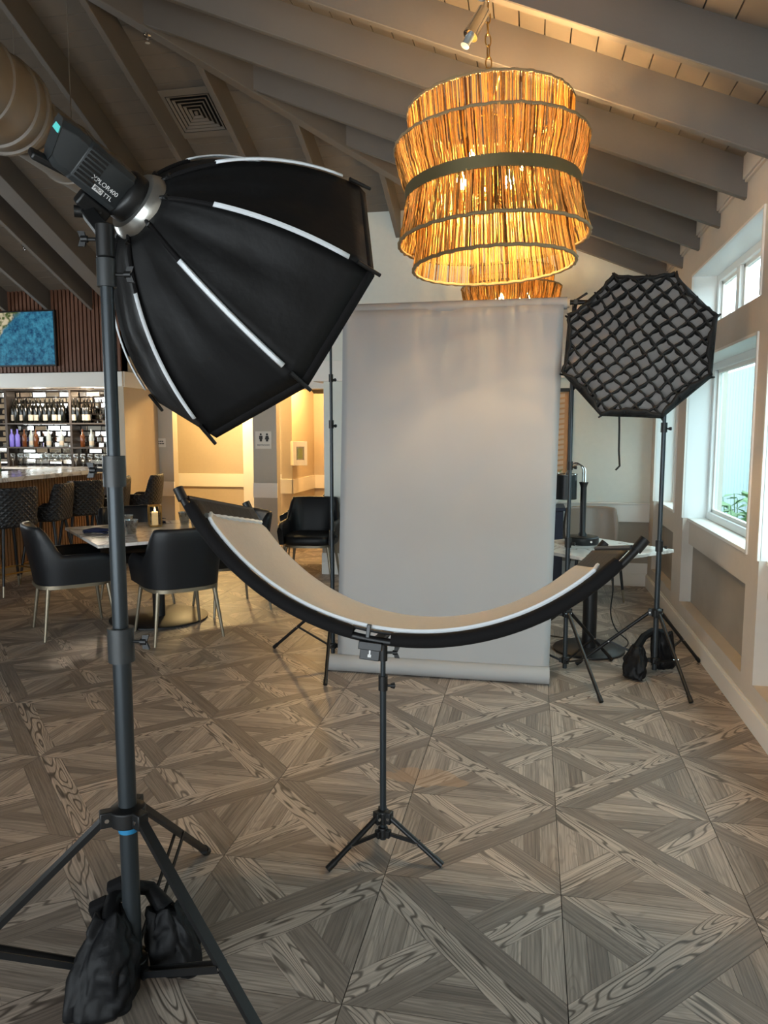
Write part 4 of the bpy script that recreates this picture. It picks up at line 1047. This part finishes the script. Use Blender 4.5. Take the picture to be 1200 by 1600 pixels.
def knob(mb, c, d_, l=.035, w=.028):
    c = V(c); d_ = V(d_).normalized(); mb.tube(c, c+d_*l*.6, .005, n=8); s_ = d_.cross(V((0,0,1))).normalized()
    b = c+d_*l*.6; mb.tube(b-d_*.004, b+d_*.012, .009, n=12); z = V((0,0,1))
    for e_ in (-1, 1):
        mb.prism([b+z*e_*.002-s_*.004, b+d_*.003+z*e_*w-s_*.004, b+d_*w*1.1+z*e_*w*1.05-s_*.004, b+d_*.014+z*e_*.002-s_*.004], s_*.008)
    return mb
def light_stand(label, x_, y_, R_, angs, hub, low, secs, group, leg_r=.011, flat=False, brace_t=.55, knobdirs=None, top_extra=None, name='light_stand'):
    t_ = thing(name, label, 'light stand', (x_, y_, 0), 0, group)
    for z0, z1, r_ in secs:
        mb = MB(); mb.tube((0,0,z0), (0,0,z1), r_, n=20); mb.build('pole_section', 'black_pole', t_)
    for i, (z0, z1, r_) in enumerate(secs[:-1]):
        z = z1; mb = MB(); mb.tube((0,0,z-.055*r_/.018), (0,0,z+.018), r_*1.42, n=20); cl = mb.build('clamp_collar', 'black_plastic' if not flat else 'grey_plastic', t_)
        kd = (knobdirs or [(.9,-.45,0)]*9)[i]
        mb = MB(); knob(mb, V((0,0,z-.02))+V(kd).normalized()*r_*1.3, kd, .045 if flat else .026, .010 if not flat else .019); mb.build('clamp_knob', 'black_plastic', cl)
    r0 = secs[0][2]
    mb = MB(); mb.lathe([(r0*1.1,hub-.035),(r0*1.9,hub-.03),(r0*2.0,hub+.015),(r0*1.1,hub+.022)], 18)
    for q in angs:
        q = R(q); d_ = V((math.cos(q), math.sin(q), 0)); mb.obox(d_*r0*2.1+V((0,0,hub-.005)), d_*r0*.9, d_.cross(V((0,0,1)))*.016, V((0,0,.022)))
    hb = mb.build('leg_hub', 'black_plastic', t_, bevel=.003)
    for q in angs:
        q = R(q); d_ = V((math.cos(q), math.sin(q), 0)); s_ = d_.cross(V((0,0,1)))
        for e_ in (-1, 1):
            mb = MB(); mb.tube(d_*r0*2.3+s_*e_*.0165+V((0,0,hub-.005)), d_*r0*2.3+s_*e_*.019+V((0,0,hub-.005)), .006, n=10); mb.build('rivet', 'chrome', hb)
    mb = MB(); mb.lathe([(r0*1.05,low-.02),(r0*1.6,low-.015),(r0*1.6,low+.02),(r0*1.05,low+.024)], 18)
    for q in angs:
        q = R(q); d_ = V((math.cos(q), math.sin(q), 0)); mb.obox(d_*r0*1.7+V((0,0,low)), d_*r0*.8, d_.cross(V((0,0,1)))*.012, V((0,0,.014)))
    mb.build('brace_hub', 'black_plastic', t_, bevel=.002)
    for q in angs:
        q = R(q); d_ = V((math.cos(q), math.sin(q), 0)); s_ = d_.cross(V((0,0,1)))
        a = d_*r0*2.4+V((0,0,hub-.005)); b = d_*R_+V((0,0,.012)); m_ = a.lerp(b, brace_t)
        mb = MB()
        if flat: mb.bar(a, b, .026, .016)
        else: mb.tube(a, b, leg_r, n=12)
        lg = mb.build('leg', 'black_metal', t_)
        mb = MB(); e_ = (b-a).normalized(); mb.tube(b-e_*.035, b+e_*.004, (leg_r*1.25 if not flat else .0165), n=10); mb.build('foot_cap', 'black_plastic', lg)
        mb = MB(); mb.tube(m_-s_*.016, m_+s_*.016, .005, n=8); mb.build('rivet', 'chrome', lg)
        mb = MB(); c_ = d_*r0*2.0+V((0,0,low))
        if flat:
            for e_ in (-1, 1): mb.bar(c_+s_*e_*.013, m_+s_*e_*.015, .004, .018)
        else: mb.bar(c_, m_, .010, .012)
        mb.build('brace', 'black_metal', t_)
    return t_
bs1 = light_stand('black backdrop stand at the left edge of the paper, left legs spread', -1.312, 4.76, .52, (-80, 40, 160), .42, .10, [(.05,.88,.0145),(.88,1.62,.012),(1.62,1.92,.0105),(1.92,2.345,.0085)], 'backdrop support stands')
bs2 = light_stand('black backdrop stand at the right edge of the paper under the small marble table', .235, 4.74, .50, (-68, 49, 170), .42, .10, [(.05,.88,.0145),(.88,1.36,.012),(1.36,1.85,.0105),(1.85,2.33,.0085)], 'backdrop support stands')
for b_ in (bs1, bs2):
    mb = MB(); mb.tube((0,0,2.27), (0,0,2.36), .015, n=14); mb.box(-.012, .012, -.15, .012, 2.31, 2.34); mb.bar((0,-.02,2.35), (.07,-.05,2.39), .012, .012); mb.bar((-.07,-.09,2.335), (.07,-.06,2.335), .03, .022); mb.build('top_clamp', 'black_plastic', b_, bevel=.002)

# ------------------------------------------------------------------ octagonal softboxes with strobes
def octabox(label, apex, axis, u, Rm=.47, Ld=.40, lip=.03, grid_on=False):
    axis = V(axis).normalized(); u = V(u); u = (u-axis*u.dot(axis)).normalized(); v = axis.cross(u)
    t_ = thing('softbox', label, 'softbox', apex, 0, 'octagonal softboxes')
    def rib(k, t2):
        q = math.pi/4*k; d_ = u*math.cos(q)+v*math.sin(q)
        e_ = t2*math.pi/2; rr_ = .10+(Rm-.10)*(.50*math.sin(e_)+.50*t2); zz = Ld*(.50*(1-math.cos(e_))+.50*t2)
        return d_, rr_, zz
    rd = random.Random(3)
    for k in range(8):
        rows = []; ph = rd.uniform(0, 6)
        for i in range(15):
            t2 = i/14; row = []
            for j in range(11):
                s_ = j/10; d0, r_, z = rib(k, t2); d1, _, _ = rib(k+1, t2)
                p_ = d0*r_*(1-s_)+d1*r_*s_ + axis*z
                bell = math.sin(math.pi*s_)
                wr_ = .010*math.sin(s_*13+t2*5+ph)*bell*math.sin(math.pi*min(1, t2*1.02))+.006*math.sin(s_*4-t2*17+ph*2)*bell*t2*(1-t2)*4
                nrm = ((d0+d1).normalized()-axis*.5).normalized()
                row.append(p_ - nrm*(.012*bell*math.sin(math.pi*t2)) + nrm*wr_*.6)
            rows.append(row)
        d0, r_, z = rib(k, 1); d1, _, _ = rib(k+1, 1)
        mb = MB(); mb.grid([rows[-1], [(d0*(1-j/10)+d1*j/10)*Rm+axis*(Ld+lip) for j in range(11)]]); mb.build('rim_band', 'velcro', t_, solid=.003)
        mb = MB(); mb.grid(rows); mb.build('fabric_panel', 'black_fabric', t_, solid=.002, angle=60)
        pts = []; 
        for i in range(13):
            d0, r_, z = rib(k, .26+.63*i/12); pts.append(d0*(r_+.006)+axis*(z-.003))
        mb = MB(); side = d0.cross(axis).normalized()
        rows = [[q-side*.0075, q-side*.004+d0*.004-axis*.002, q+side*.004+d0*.004-axis*.002, q+side*.0075] for q in pts]
        mb.grid(rows); mb.build('rib_piping', 'piping_white', t_, solid=.002)
        d0, r_, z = rib(k, .93); d2, r2, z2 = rib(k, 1.0)
        e_ = (d2*r2+axis*z2-d0*r_-axis*z).normalized(); mb = MB(); mb.tube(d0*(r_+.008)+axis*z, d2*(r2+.008)+axis*z2+e_*.035, .0065, .0055, 10); mb.build('rib_tip', 'black_plastic', t_)
        pts = [d0_*(rr_+.004)+axis*zz for d0_, rr_, zz in [rib(k, i/8*.27) for i in range(9)]]
        mb = MB(); mb.path(pts, .007, 8); mb.build('rib_sleeve', 'velcro', t_)
    oc = [u*math.cos(math.pi/4*k)*Rm*.985+v*math.sin(math.pi/4*k)*Rm*.985+axis*(Ld+.010) for k in range(8)]
    mb = MB(); mb.prism(oc, axis*.003); mb.build('front_diffuser', 'diffuser_cloth', t_, smooth=False)
    if grid_on:
        rd = random.Random(5); G = .070; gu = V((.593, -.213, -.777)); gu = (gu-axis*gu.dot(axis)).normalized(); gv = axis.cross(gu); ang0 = math.atan2(gu.dot(v), gu.dot(u))
        ap_ = Rm*math.cos(math.pi/8)
        def inside(a, b):
            return all(a*math.cos(q)*1+b*math.sin(q) <= ap_*.995 for q in [math.pi/8+math.pi/4*k-ang0 for k in range(8)])
        for dirn in range(2):
            for k in range(-6, 7):
                c_ = k*G; ss = [i*.0125 for i in range(-40, 41)]
                ss = [s_ for s_ in ss if inside(*((s_, c_) if dirn == 0 else (c_, s_)))]
                if len(ss) < 4: continue
                top_, bot_ = [], []
                for s_ in ss:
                    wv = .005*math.sin(s_/G*math.pi*2+k+dirn*2)
                    a, b = (s_, c_+wv) if dirn == 0 else (c_+wv, s_)
                    f_ = 1 - .10*rd.random()
                    bot_.append(gu*a+gv*b+axis*(Ld+.016)); a2, b2 = (s_, c_+wv*.2+.004*math.sin(s_*31+k)) if dirn == 0 else (c_+wv*.2+.004*math.sin(s_*29+k), s_)
                    top_.append(gu*a2+gv*b2+axis*(Ld+.016+.056*f_))
                mb = MB(); mb.grid([bot_, top_]); mb.build('grid_strip', 'grid_fabric', t_, solid=.010, angle=70)
        for k in range(8):
            a = u*math.cos(math.pi/4*k)*Rm+v*math.sin(math.pi/4*k)*Rm; b = u*math.cos(math.pi/4*(k+1))*Rm+v*math.sin(math.pi/4*(k+1))*Rm
            top_, bot_ = [], []
            for i in range(13):
                s_ = i/12; p_ = a.lerp(b, s_); inn = -(a+b).normalized()
                bot_.append(p_+axis*(Ld+.005)); top_.append(p_+inn*(.028*math.sin(math.pi*s_)+.006*math.sin(i*1.9+k))+axis*(Ld+.072))
            mb = MB(); mb.grid([bot_, top_]); mb.build('grid_border', 'grid_fabric', t_, solid=.016, angle=70)
    # speed ring
    mb = MB(); mb.lathe([(.070,-.030),(.086,-.028),(.094,-.016),(.100,-.004),(.100,.012),(.088,.016),(.070,.010)], 40, ax=axis); rg_ = mb.build('speed_ring', 'steel', t_)
    for k in range(8):
        q = math.pi/4*k; d_ = u*math.cos(q)+v*math.sin(q); mb = MB(); mb.tube(d_*.096+axis*-.004, d_*.122+axis*.004, .006, .005, 8); mb.tube(d_*.118+axis*-.004, d_*.118+axis*.014, .007, n=8); mb.build('rib_lever', 'black_plastic', rg_)
    return t_, axis, u
def strobe(label, apex, axis, tow, group, texts=False, L_=.29):
    """studio flash head: body runs back from the speed ring at apex"""
    apex = V(apex); axis = V(axis).normalized(); m_ = V(tow); m_ = (m_-axis*m_.dot(axis)).normalized(); up_ = m_.cross(axis)
    if up_.z < 0: up_ = -up_
    t_ = thing('studio_strobe', label, 'flash head', apex, 0, group)
    w_, h_ = .052, .058; 
    def sec(z, sw, sh, ch=.016, dz=0.0):
        pts = [(-sw+ch,-sh),(sw-ch,-sh),(sw,-sh+ch),(sw,sh-ch),(sw-ch,sh),(-sw+ch,sh),(-sw,sh-ch),(-sw,-sh+ch)]
        return [m_*a+up_*b-axis*(z+ (dz*b)) for a, b in pts]
    rows = [sec(.065, w_*.94, h_*.94), sec(.070, w_, h_), sec(.200, w_, h_), sec(.203, w_*.96, h_*.96), sec(.210, w_*.98, h_*.98), sec(.240, w_*.98, h_*1.0), sec(.270, w_*.90, h_*.86, dz=.25)]
    mb = MB(); mb.grid(rows, closed_u=True); mb.f.append(tuple(range(8))); mb.f.append(tuple(48+k for k in reversed(range(8)))); mb.build('body', 'grey_plastic', t_, bevel=.004)
    mb = MB(); mb.lathe([(.068,-.024),(.070,-.028),(.070,-.060),(.064,-.068),(.055,-.072)], 40, ax=axis); mb.build('front_collar', 'black_plastic', t_)
    for k in range(8):
        z = .155+ .0; b = .046-k*.0115; mb = MB(); mb.obox(m_*(w_+.0002)+up_*b-axis*.172, axis*.026, up_*.0032, m_*.0012); mb.build('cooling_slot', 'black_plastic', t_, smooth=False)
    mb = MB(); mb.obox(up_*.030-axis*.268+m_*.006, axis*.010, up_*.014, m_*.030); mb.build('screen', 'teal_screen', t_, smooth=False)
    mb = MB(); mb.obox(-up_*(h_+.022)-axis*.10, axis*.045, up_*.020, m_*.020); mb.build('tilt_mount', 'black_plastic', t_, bevel=.006)
    mb = MB(); mb.bar(-up_*(h_-.012)-axis*.185, -up_*(h_+.010)-axis*.290, .060, .020, up=up_); mb.build('handle', 'black_plastic', t_, bevel=.006)
    if texts:
        def M_(z, b, n_=.0008):
            X = axis; Y = up_; Z = X.cross(Y)
            s_ = 1
            o_ = m_*(w_+n_)+up_*b-axis*z
            return Matrix(((X.x,Y.x,Z.x,o_.x),(X.y,Y.y,Z.y,o_.y),(X.z,Y.z,Z.z,o_.z),(0,0,0,1)))
        text_part('lettering', 'XPLOR400', .0165, 'white_ink', t_, M_(.122, -.012))
        mb = MB(); mb.obox(m_*(w_+.0006)+up_*-.031-axis*.131, axis*.014, up_*.007, m_*.0006); pl_ = mb.build('badge', 'white_ink', t_, smooth=False)
        text_part('lettering', 'PRO', .0125, 'dark_ink', t_, M_(.131, -.031, .0018))
        text_part('lettering', 'TTL', .0150, 'white_ink', t_, M_(.102, -.031))
    return t_, -up_*(h_+.042)-axis*.10 + apex
AX_L, U_L = (.432, .786, -.442), (.737, -.024, .676); AP_L = V((-1.080, 1.951, 2.180))
octabox('large black octagonal softbox with white piping seen from behind', AP_L, AX_L, U_L, Rm=.478, Ld=.443)
_, m_l = strobe('black flash head with white lettering on the tall left stand', AP_L, AX_L, (.35, -1, -.25), 'studio flash heads', True)
AX_R = V((-.184, -.975, .126)).normalized(); C_R = V((.578, 4.50, 2.055)); AP_R = C_R - AX_R*.42
U_R = V((.441, .032, .897))
sbR, _, _ = octabox('octagonal softbox with black honeycomb grid by the windows', AP_R, AX_R, U_R, Rm=.435, Ld=.38, grid_on=True)
_, m_r = strobe('black flash head behind the gridded softbox', AP_R, AX_R, (1, -.3, 0), 'studio flash heads')
mb = MB(); mb.path([V((-.165,-.42,-.32)), V((-.16,-.41,-.42)), V((-.158,-.41,-.55)), V((-.15,-.40,-.64)), V((-.172,-.40,-.665))], .006, 6); mb.build('hanging_strap', 'grid_fabric', sbR)

# stands for the two flashes
LX, LY = -1.075, 1.757
st_l = light_stand('tall black light stand at the left carrying the softbox', LX, LY, .65, (-26, 97, 217), .515, .060, [(.025,1.02,.0245),(1.02,1.48,.0205),(1.48,1.98,.0170),(1.98,2.075,.0140)], 'light stands for flashes', flat=True, brace_t=.55, knobdirs=[(1,.1,0),(-1,-.1,0),(1,.25,0)])
mb = MB(); mb.tube((0,0,.462), (0,0,.488), .027, n=20); mb.build('blue_ring', 'blue_plastic', st_l)
mb = MB(); top_ = m_l-V((LX, LY, 0)); mb.tube((0,0,2.00), (0,0,2.085), .023, n=18); mb.bar((0,0,2.06), top_, .030, .036, up=(1,0,0)); hd_ = mb.build('tilt_bracket', 'black_plastic', st_l, bevel=.004)
mb = MB(); knob(mb, V((0,0,2.045))+V((-.02,-.01,0)), (-1,-.3,0), .04, .018); mb.build('bracket_knob', 'black_plastic', hd_)
mb = MB(); sd_ = V((.85,.5,0)).normalized(); mb.tube(top_-sd_*.035, top_+sd_*.035, .016, n=14); mb.build('tilt_joint', 'black_plastic', hd_)
RX_, RY_ = .80, 4.85
st_r = light_stand('black light stand by the windows carrying the gridded softbox', RX_, RY_, .49, (-74.5, 45.5, 165.5), .42, .10, [(.04,.86,.0165),(.86,1.60,.0140),(1.60,1.92,.0115)], 'light stands for flashes')
mb = MB(); top_ = m_r-V((RX_, RY_, 0)); mb.tube((0,0,1.84), (0,0,1.93), .018, n=14); mb.bar((0,0,1.91), top_, .026, .03, up=(1,0,0)); mb.build('tilt_bracket', 'black_plastic', st_r, bevel=.003)

# ------------------------------------------------------------------ sandbags
def pouch(mb, c, sx, sy, h, yaw, seed, lean=(0,0), pinch=.35, flatb=.85):
    rd = random.Random(seed); rows = []; n = 64; m_ = 34; c = V(c); ph = [rd.uniform(0, 6.28) for _ in range(6)]
    for i in range(m_+1):
        t_ = i/m_
        if t_ < .08: f = .80+.20*(t_/.08)
        elif t_ < .45: f = 1.0
        else: f = 1-(1-pinch)*((t_-.45)/.55)**1.5
        row = []
        for j in range(n):
            q = 2*math.pi*j/n; cc, ss = math.cos(q), math.sin(q)
            ee = .62; x_ = math.copysign(abs(cc)**ee, cc); y_ = math.copysign(abs(ss)**ee, ss)
            wr_ = 1+.055*math.sin(5*q+ph[0]+t_*3)*t_**.5+.045*math.sin(9*q+ph[1]-t_*7)*(.3+.7*t_)+.03*math.sin(14*q+ph[2]+t_*11)*t_+.03*math.sin(3*q+8*t_+ph[3])
            row.append(V((x_*sx*f*wr_, y_*sy*f*wr_, h*t_+ .012*math.sin(4*q+ph[4])*t_)))
        rows.append(row)
    for i, row in enumerate(rows):
        for q in row:
            nz_ = noise.noise(V((q.x*16+seed, q.y*16, q.z*7)))+.5*noise.noise(V((q.x*34, q.y*34+seed, q.z*15)))
            rd_ = 1-min(1, abs(nz_)*3.2); k_ = -.013*rd_+.012*nz_
            l_ = math.hypot(q.x, q.y)+1e-6; q.x += q.x/l_*k_; q.y += q.y/l_*k_
    M = Matrix.Rotation(yaw, 3, 'Z')
    rows = [[c+M@q+V((lean[0]*(i/m_)**1.3, lean[1]*(i/m_)**1.3, 0)) for q in row] for i, row in enumerate(rows)]
    mb.grid(rows, closed_u=True); o = len(mb.v)-n; mb.f.append(tuple(o+k for k in range(n))); mb.f.append(tuple(o-m_*n+k for k in reversed(range(n)))); return mb
sb = thing('sandbag', 'pair of black sandbag pouches slumped round the foot of the tall left stand', 'sandbag', (LX, LY, 0))
mb = pouch(MB(), (-1.115, 1.655, .004), .088, .080, .235, R(25), 4, lean=(.00, .07), pinch=.42); mb.build('pouch', 'bag_fabric', sb, world=True, angle=70)
mb = pouch(MB(), (-.985, 1.835, .004), .075, .058, .185, R(15), 8, lean=(-.035, .0), pinch=.55); mb.build('pouch', 'bag_fabric', sb, world=True, angle=70)
mb = MB(); mb.path([(-1.115,1.715,.215),(-1.135,1.76,.245),(-1.125,1.83,.245),(-1.08,1.865,.22),(-1.02,1.845,.175)], [.03,.022,.020,.022,.03], 10); o = mb.build('strap', 'bag_fabric', sb, world=True)
for a in ((-1.165,1.745,.225), (-1.135,1.79,.262)):
    mb = MB(); mb.obox(a, V((.022,.012,.008)), V((-.006,.012,.006)), V((-.006,-.004,.022))); mb.build('carry_loop', 'velcro', sb, world=True, bevel=.006)
sb = thing('sandbag', 'black two pouch sandbag hung over the legs of the window side stand', 'sandbag', (RX_, RY_, 0))
mb = pouch(MB(), (.66, 4.74, .012), .075, .05, .19, R(-30), 14, lean=(.03, .06), pinch=.55); mb.build('pouch', 'bag_fabric', sb, world=True, angle=70)
mb = pouch(MB(), (.87, 4.93, .03), .080, .05, .25, R(20), 18, lean=(-.03, -.04), pinch=.8); mb.build('pouch', 'bag_fabric', sb, world=True, angle=70)
mb = MB(); mb.path([(.68,4.80,.19),(.73,4.86,.25),(.79,4.90,.28),(.84,4.90,.27)], [.028,.024,.024,.028], 8); mb.build('strap', 'bag_fabric', sb, world=True)

# ------------------------------------------------------------------ curved reflector on its small stand
SX, SY = -.515, 2.55
st_c = light_stand('small black stand carrying the curved reflector', SX, SY, .235, (225, 345, 105), .145, .075, [(.05,.66,.0120),(.66,.80,.0095)], None, leg_r=.010, knobdirs=[(1,.2,0)], name='reflector_stand')
e1 = V((.994, .053, -.093)).normalized(); e2 = V((-.083, -.164, -.983)); e2 = (e2-e1*e2.dot(e1)).normalized(); wv = e1.cross(e2)
if wv.y < 0: wv = -wv
RR = .8306; LOW = V((-.412, 2.103, .947)); CF = LOW-e2*RR; WD = .684; A0, A1 = R(-56.7), R(56.7)
rf = thing('curved_reflector', 'curved silver cloth reflector with black padded rails on a small stand', 'reflector', (SX, SY, .80))
def arc(th, w, dr=0.0): return CF + (e1*math.sin(th)+e2*math.cos(th))*(RR+dr) + wv*w
def span(a, b, n): return [a+(b-a)*i/n for i in range(n+1)]
gap = R(4.0); gc = R(-3.2)
for w in (0.0, WD):
    if w == 0.0:
        for a, b in ((A0+R(3.5), gc-gap), (gc+gap, A1-R(6))):
            mb = MB(); th = span(a, b, 28); mb.path([arc(q, w) for q in th], [.0215 if 0 < i < 28 else .019 for i in range(29)], 14); mb.build('rail_sleeve', 'velcro', rf, world=True)
    dr_ = .010 if w == 0 else .012
    mb = MB(); mb.path([arc(q, w, dr_) for q in span(A0, A1, 48)], .0115, 12); mb.build('rail', 'black_metal', rf, world=True)
    if w == 0.0:
        mb = MB(); mb.path([arc(q, w, -.016) for q in span(gc-gap*1.1, gc+gap*1.1, 6)], .0055, 8); mb.build('rail_rod', 'black_metal', rf, world=True)
    for q in (A0, A1):
        s_ = -1 if q < 0 else 1; p_ = arc(q, w, dr_); t2 = (arc(q+.01*s_, w, dr_)-p_).normalized()
        mb = MB(); mb.tube(p_-t2*.03, p_+t2*.012, .016, n=14); mb.build('rail_end_cap', 'black_plastic', rf, world=True)
for q in (A0+R(2.0), A1-R(2.0)):
    mb = MB(); mb.tube(arc(q, .01, .0), arc(q, WD-.01, .0), .008, n=8); mb.build('cross_rod', 'black_metal', rf, world=True)
def sheet(a, b, w0, w1, n, m_, dr, f=None): return [[arc(q, w0+(w1-w0)*j/m_ if f is None else f(q, j/m_), dr) for j in range(m_+1)] for q in span(a, b, n)]
ca, cb_ = A0+R(6.8), A1-R(9.0)
def corner(q):      # rounded corners of the cloth
    d_ = min(q-ca, cb_-q)/R(3.0); return .05*(1-math.sqrt(max(0, 1-(1-min(d_, 1))**2)))
W0, W1 = .016, WD+.004
mb = MB(); mb.grid([[arc(q, W0+corner(q)+(W1-W0-2*corner(q))*j/10, -.010-.016*(1-j/10)**6) for j in range(11)] for q in span(ca, cb_, 60)]); mb.build('reflective_cloth', 'reflector_cloth', rf, world=True, solid=.002, angle=70)
pts = [arc(q, W0-.004+corner(q), -.027) for q in span(ca, cb_, 60)]
mb = MB(); mb.path(pts, .0065, 6); mb.build('white_edge_binding', 'piping_white', rf, world=True)
pts = [arc(ca-R(.15)+R(.12)*math.sin(u*60), W0+.04+(W1-W0-.08)*u, -.012) for u in span(0, 1, 40)]
mb = MB(); mb.path(pts, .0085, 6); mb.build('white_edge_binding', 'piping_white', rf, world=True)
for a, b in ((A0+R(1.5), ca+R(1.5)), (cb_-R(1.5), A1-R(3))):
    mb = MB(); mb.grid(sheet(a, b, .010, WD-.002, 6, 8, -.004)); mb.build('end_panel', 'black_fabric', rf, world=True, solid=.004)
mb = MB(); mb.grid(sheet(A0+R(3.5), gc-gap, 0, .05, 30, 2, -.005)); mb.grid(sheet(gc+gap, A1-R(6), 0, .05, 30, 2, -.005)); mb.build('edge_strip', 'black_fabric', rf, world=True, solid=.003)
cp = arc(gc, 0, 0)
mb = MB(); mb.obox(cp+e2*.045-wv*.004, e1*.030, e2*.026, wv*.004); mb.obox(cp+e2*.028-wv*.004, e1*.035, e2*.012, wv*.018); br = mb.build('clamp_plate', 'black_metal', rf, world=True, bevel=.002)
mb = MB(); mb.obox(cp+e2*.046-wv*.0095, e1*.0022, e2*.012, wv*.0012); mb.obox(cp+e2*.058-wv*.0095, e1*.005, e2*.004, wv*.0012); o = mb.build('clamp_slot', 'white_ink', rf, world=True, smooth=False)
mb = MB(); mb.obox(cp-e1*.012-e2*.010, e1*.006, e2*.024, wv*.010); mb.build('rail_clip', 'grey_plastic', rf, world=True, bevel=.002)
mid = arc(gc, WD*.5, .03)
mb = MB(); mb.bar(arc(gc, .0, .03), arc(gc, WD, .03), .030, .012, up=-e2); mb.build('support_arm', 'black_metal', rf, world=True, bevel=.002)
sp0 = V((SX, SY, .80)); ps = arc(gc, (sp0-arc(gc,0,.03)).dot(wv), .036)
mb = MB(); mb.tube((SX,SY,.735), (SX,SY,.815), .0165, n=16); mb.tube((SX,SY,.815), (ps.x, ps.y, ps.z), .013, n=12); so = mb.build('spigot_socket', 'black_plastic', rf, world=True)
mb = MB(); knob(mb, V((SX+.015,SY,.765)), (1,.2,0), .04, .02); mb.build('socket_knob', 'black_plastic', rf, world=True)

# ------------------------------------------------------------------ outside: ground, pale fence, shrub by the window
mb = MB(); mb.box(XW+.29, 14, -14, 26, -.45, -.30); tag(mb.build('ground_outside', 'outside_ground', smooth=False), 'pale paving outside the windows', kind='structure')
fn = thing('garden_fence', 'pale grey vertical board fence outside the windows', 'fence', (3.4, 7.5, -.30))
mb = MB(); mb.box(-.01, .01, -.088, .088, 0, 2.9); sl = mb.build('board', 'fence_white', fn, smooth=False); sl.location = (0, -4.5, 0)
for k in range(1, 75): copy_part(sl, (0, -4.5+k*.185, 0), fn)
for z in (.4, 2.4):
    mb = MB(); mb.box(.012, .05, -4.6, 9.4, z, z+.09); mb.build('rail', 'fence_white', fn, smooth=False)
shb = thing('shrub', 'green leafy shrub outside the middle window', 'shrub', (2.05, 7.95, -.30))
rd = random.Random(11)
for k in range(13):
    q = rd.uniform(0, 6.28); l_ = rd.uniform(.90, 1.30); a = V((0,0,0)); b = V((math.cos(q)*.32*rd.random(), math.sin(q)*.62*rd.random(), l_))
    mb = MB(); mb.path([a, a.lerp(b, .5)+V((.02,.02,0)), b], [.012,.008,.004], 6); st_ = mb.build('stem', 'leaf', shb)
    for i in range(16):
        p_ = a.lerp(b, .35+.65*i/15); q2 = rd.uniform(0, 6.28); d_ = V((math.cos(q2), math.sin(q2), rd.uniform(-.2,.7))).normalized(); s_ = d_.cross(V((0,0,1))).normalized(); ll = rd.uniform(.12,.20); n_ = d_.cross(s_)
        mb = MB(); mb.prism([p_, p_+d_*ll*.4+s_*ll*.30-n_*.006, p_+d_*ll+V((0,0,-.012)), p_+d_*ll*.4-s_*ll*.26-n_*.006], n_*.002); mb.build('leaf', 'leaf', st_, smooth=False)
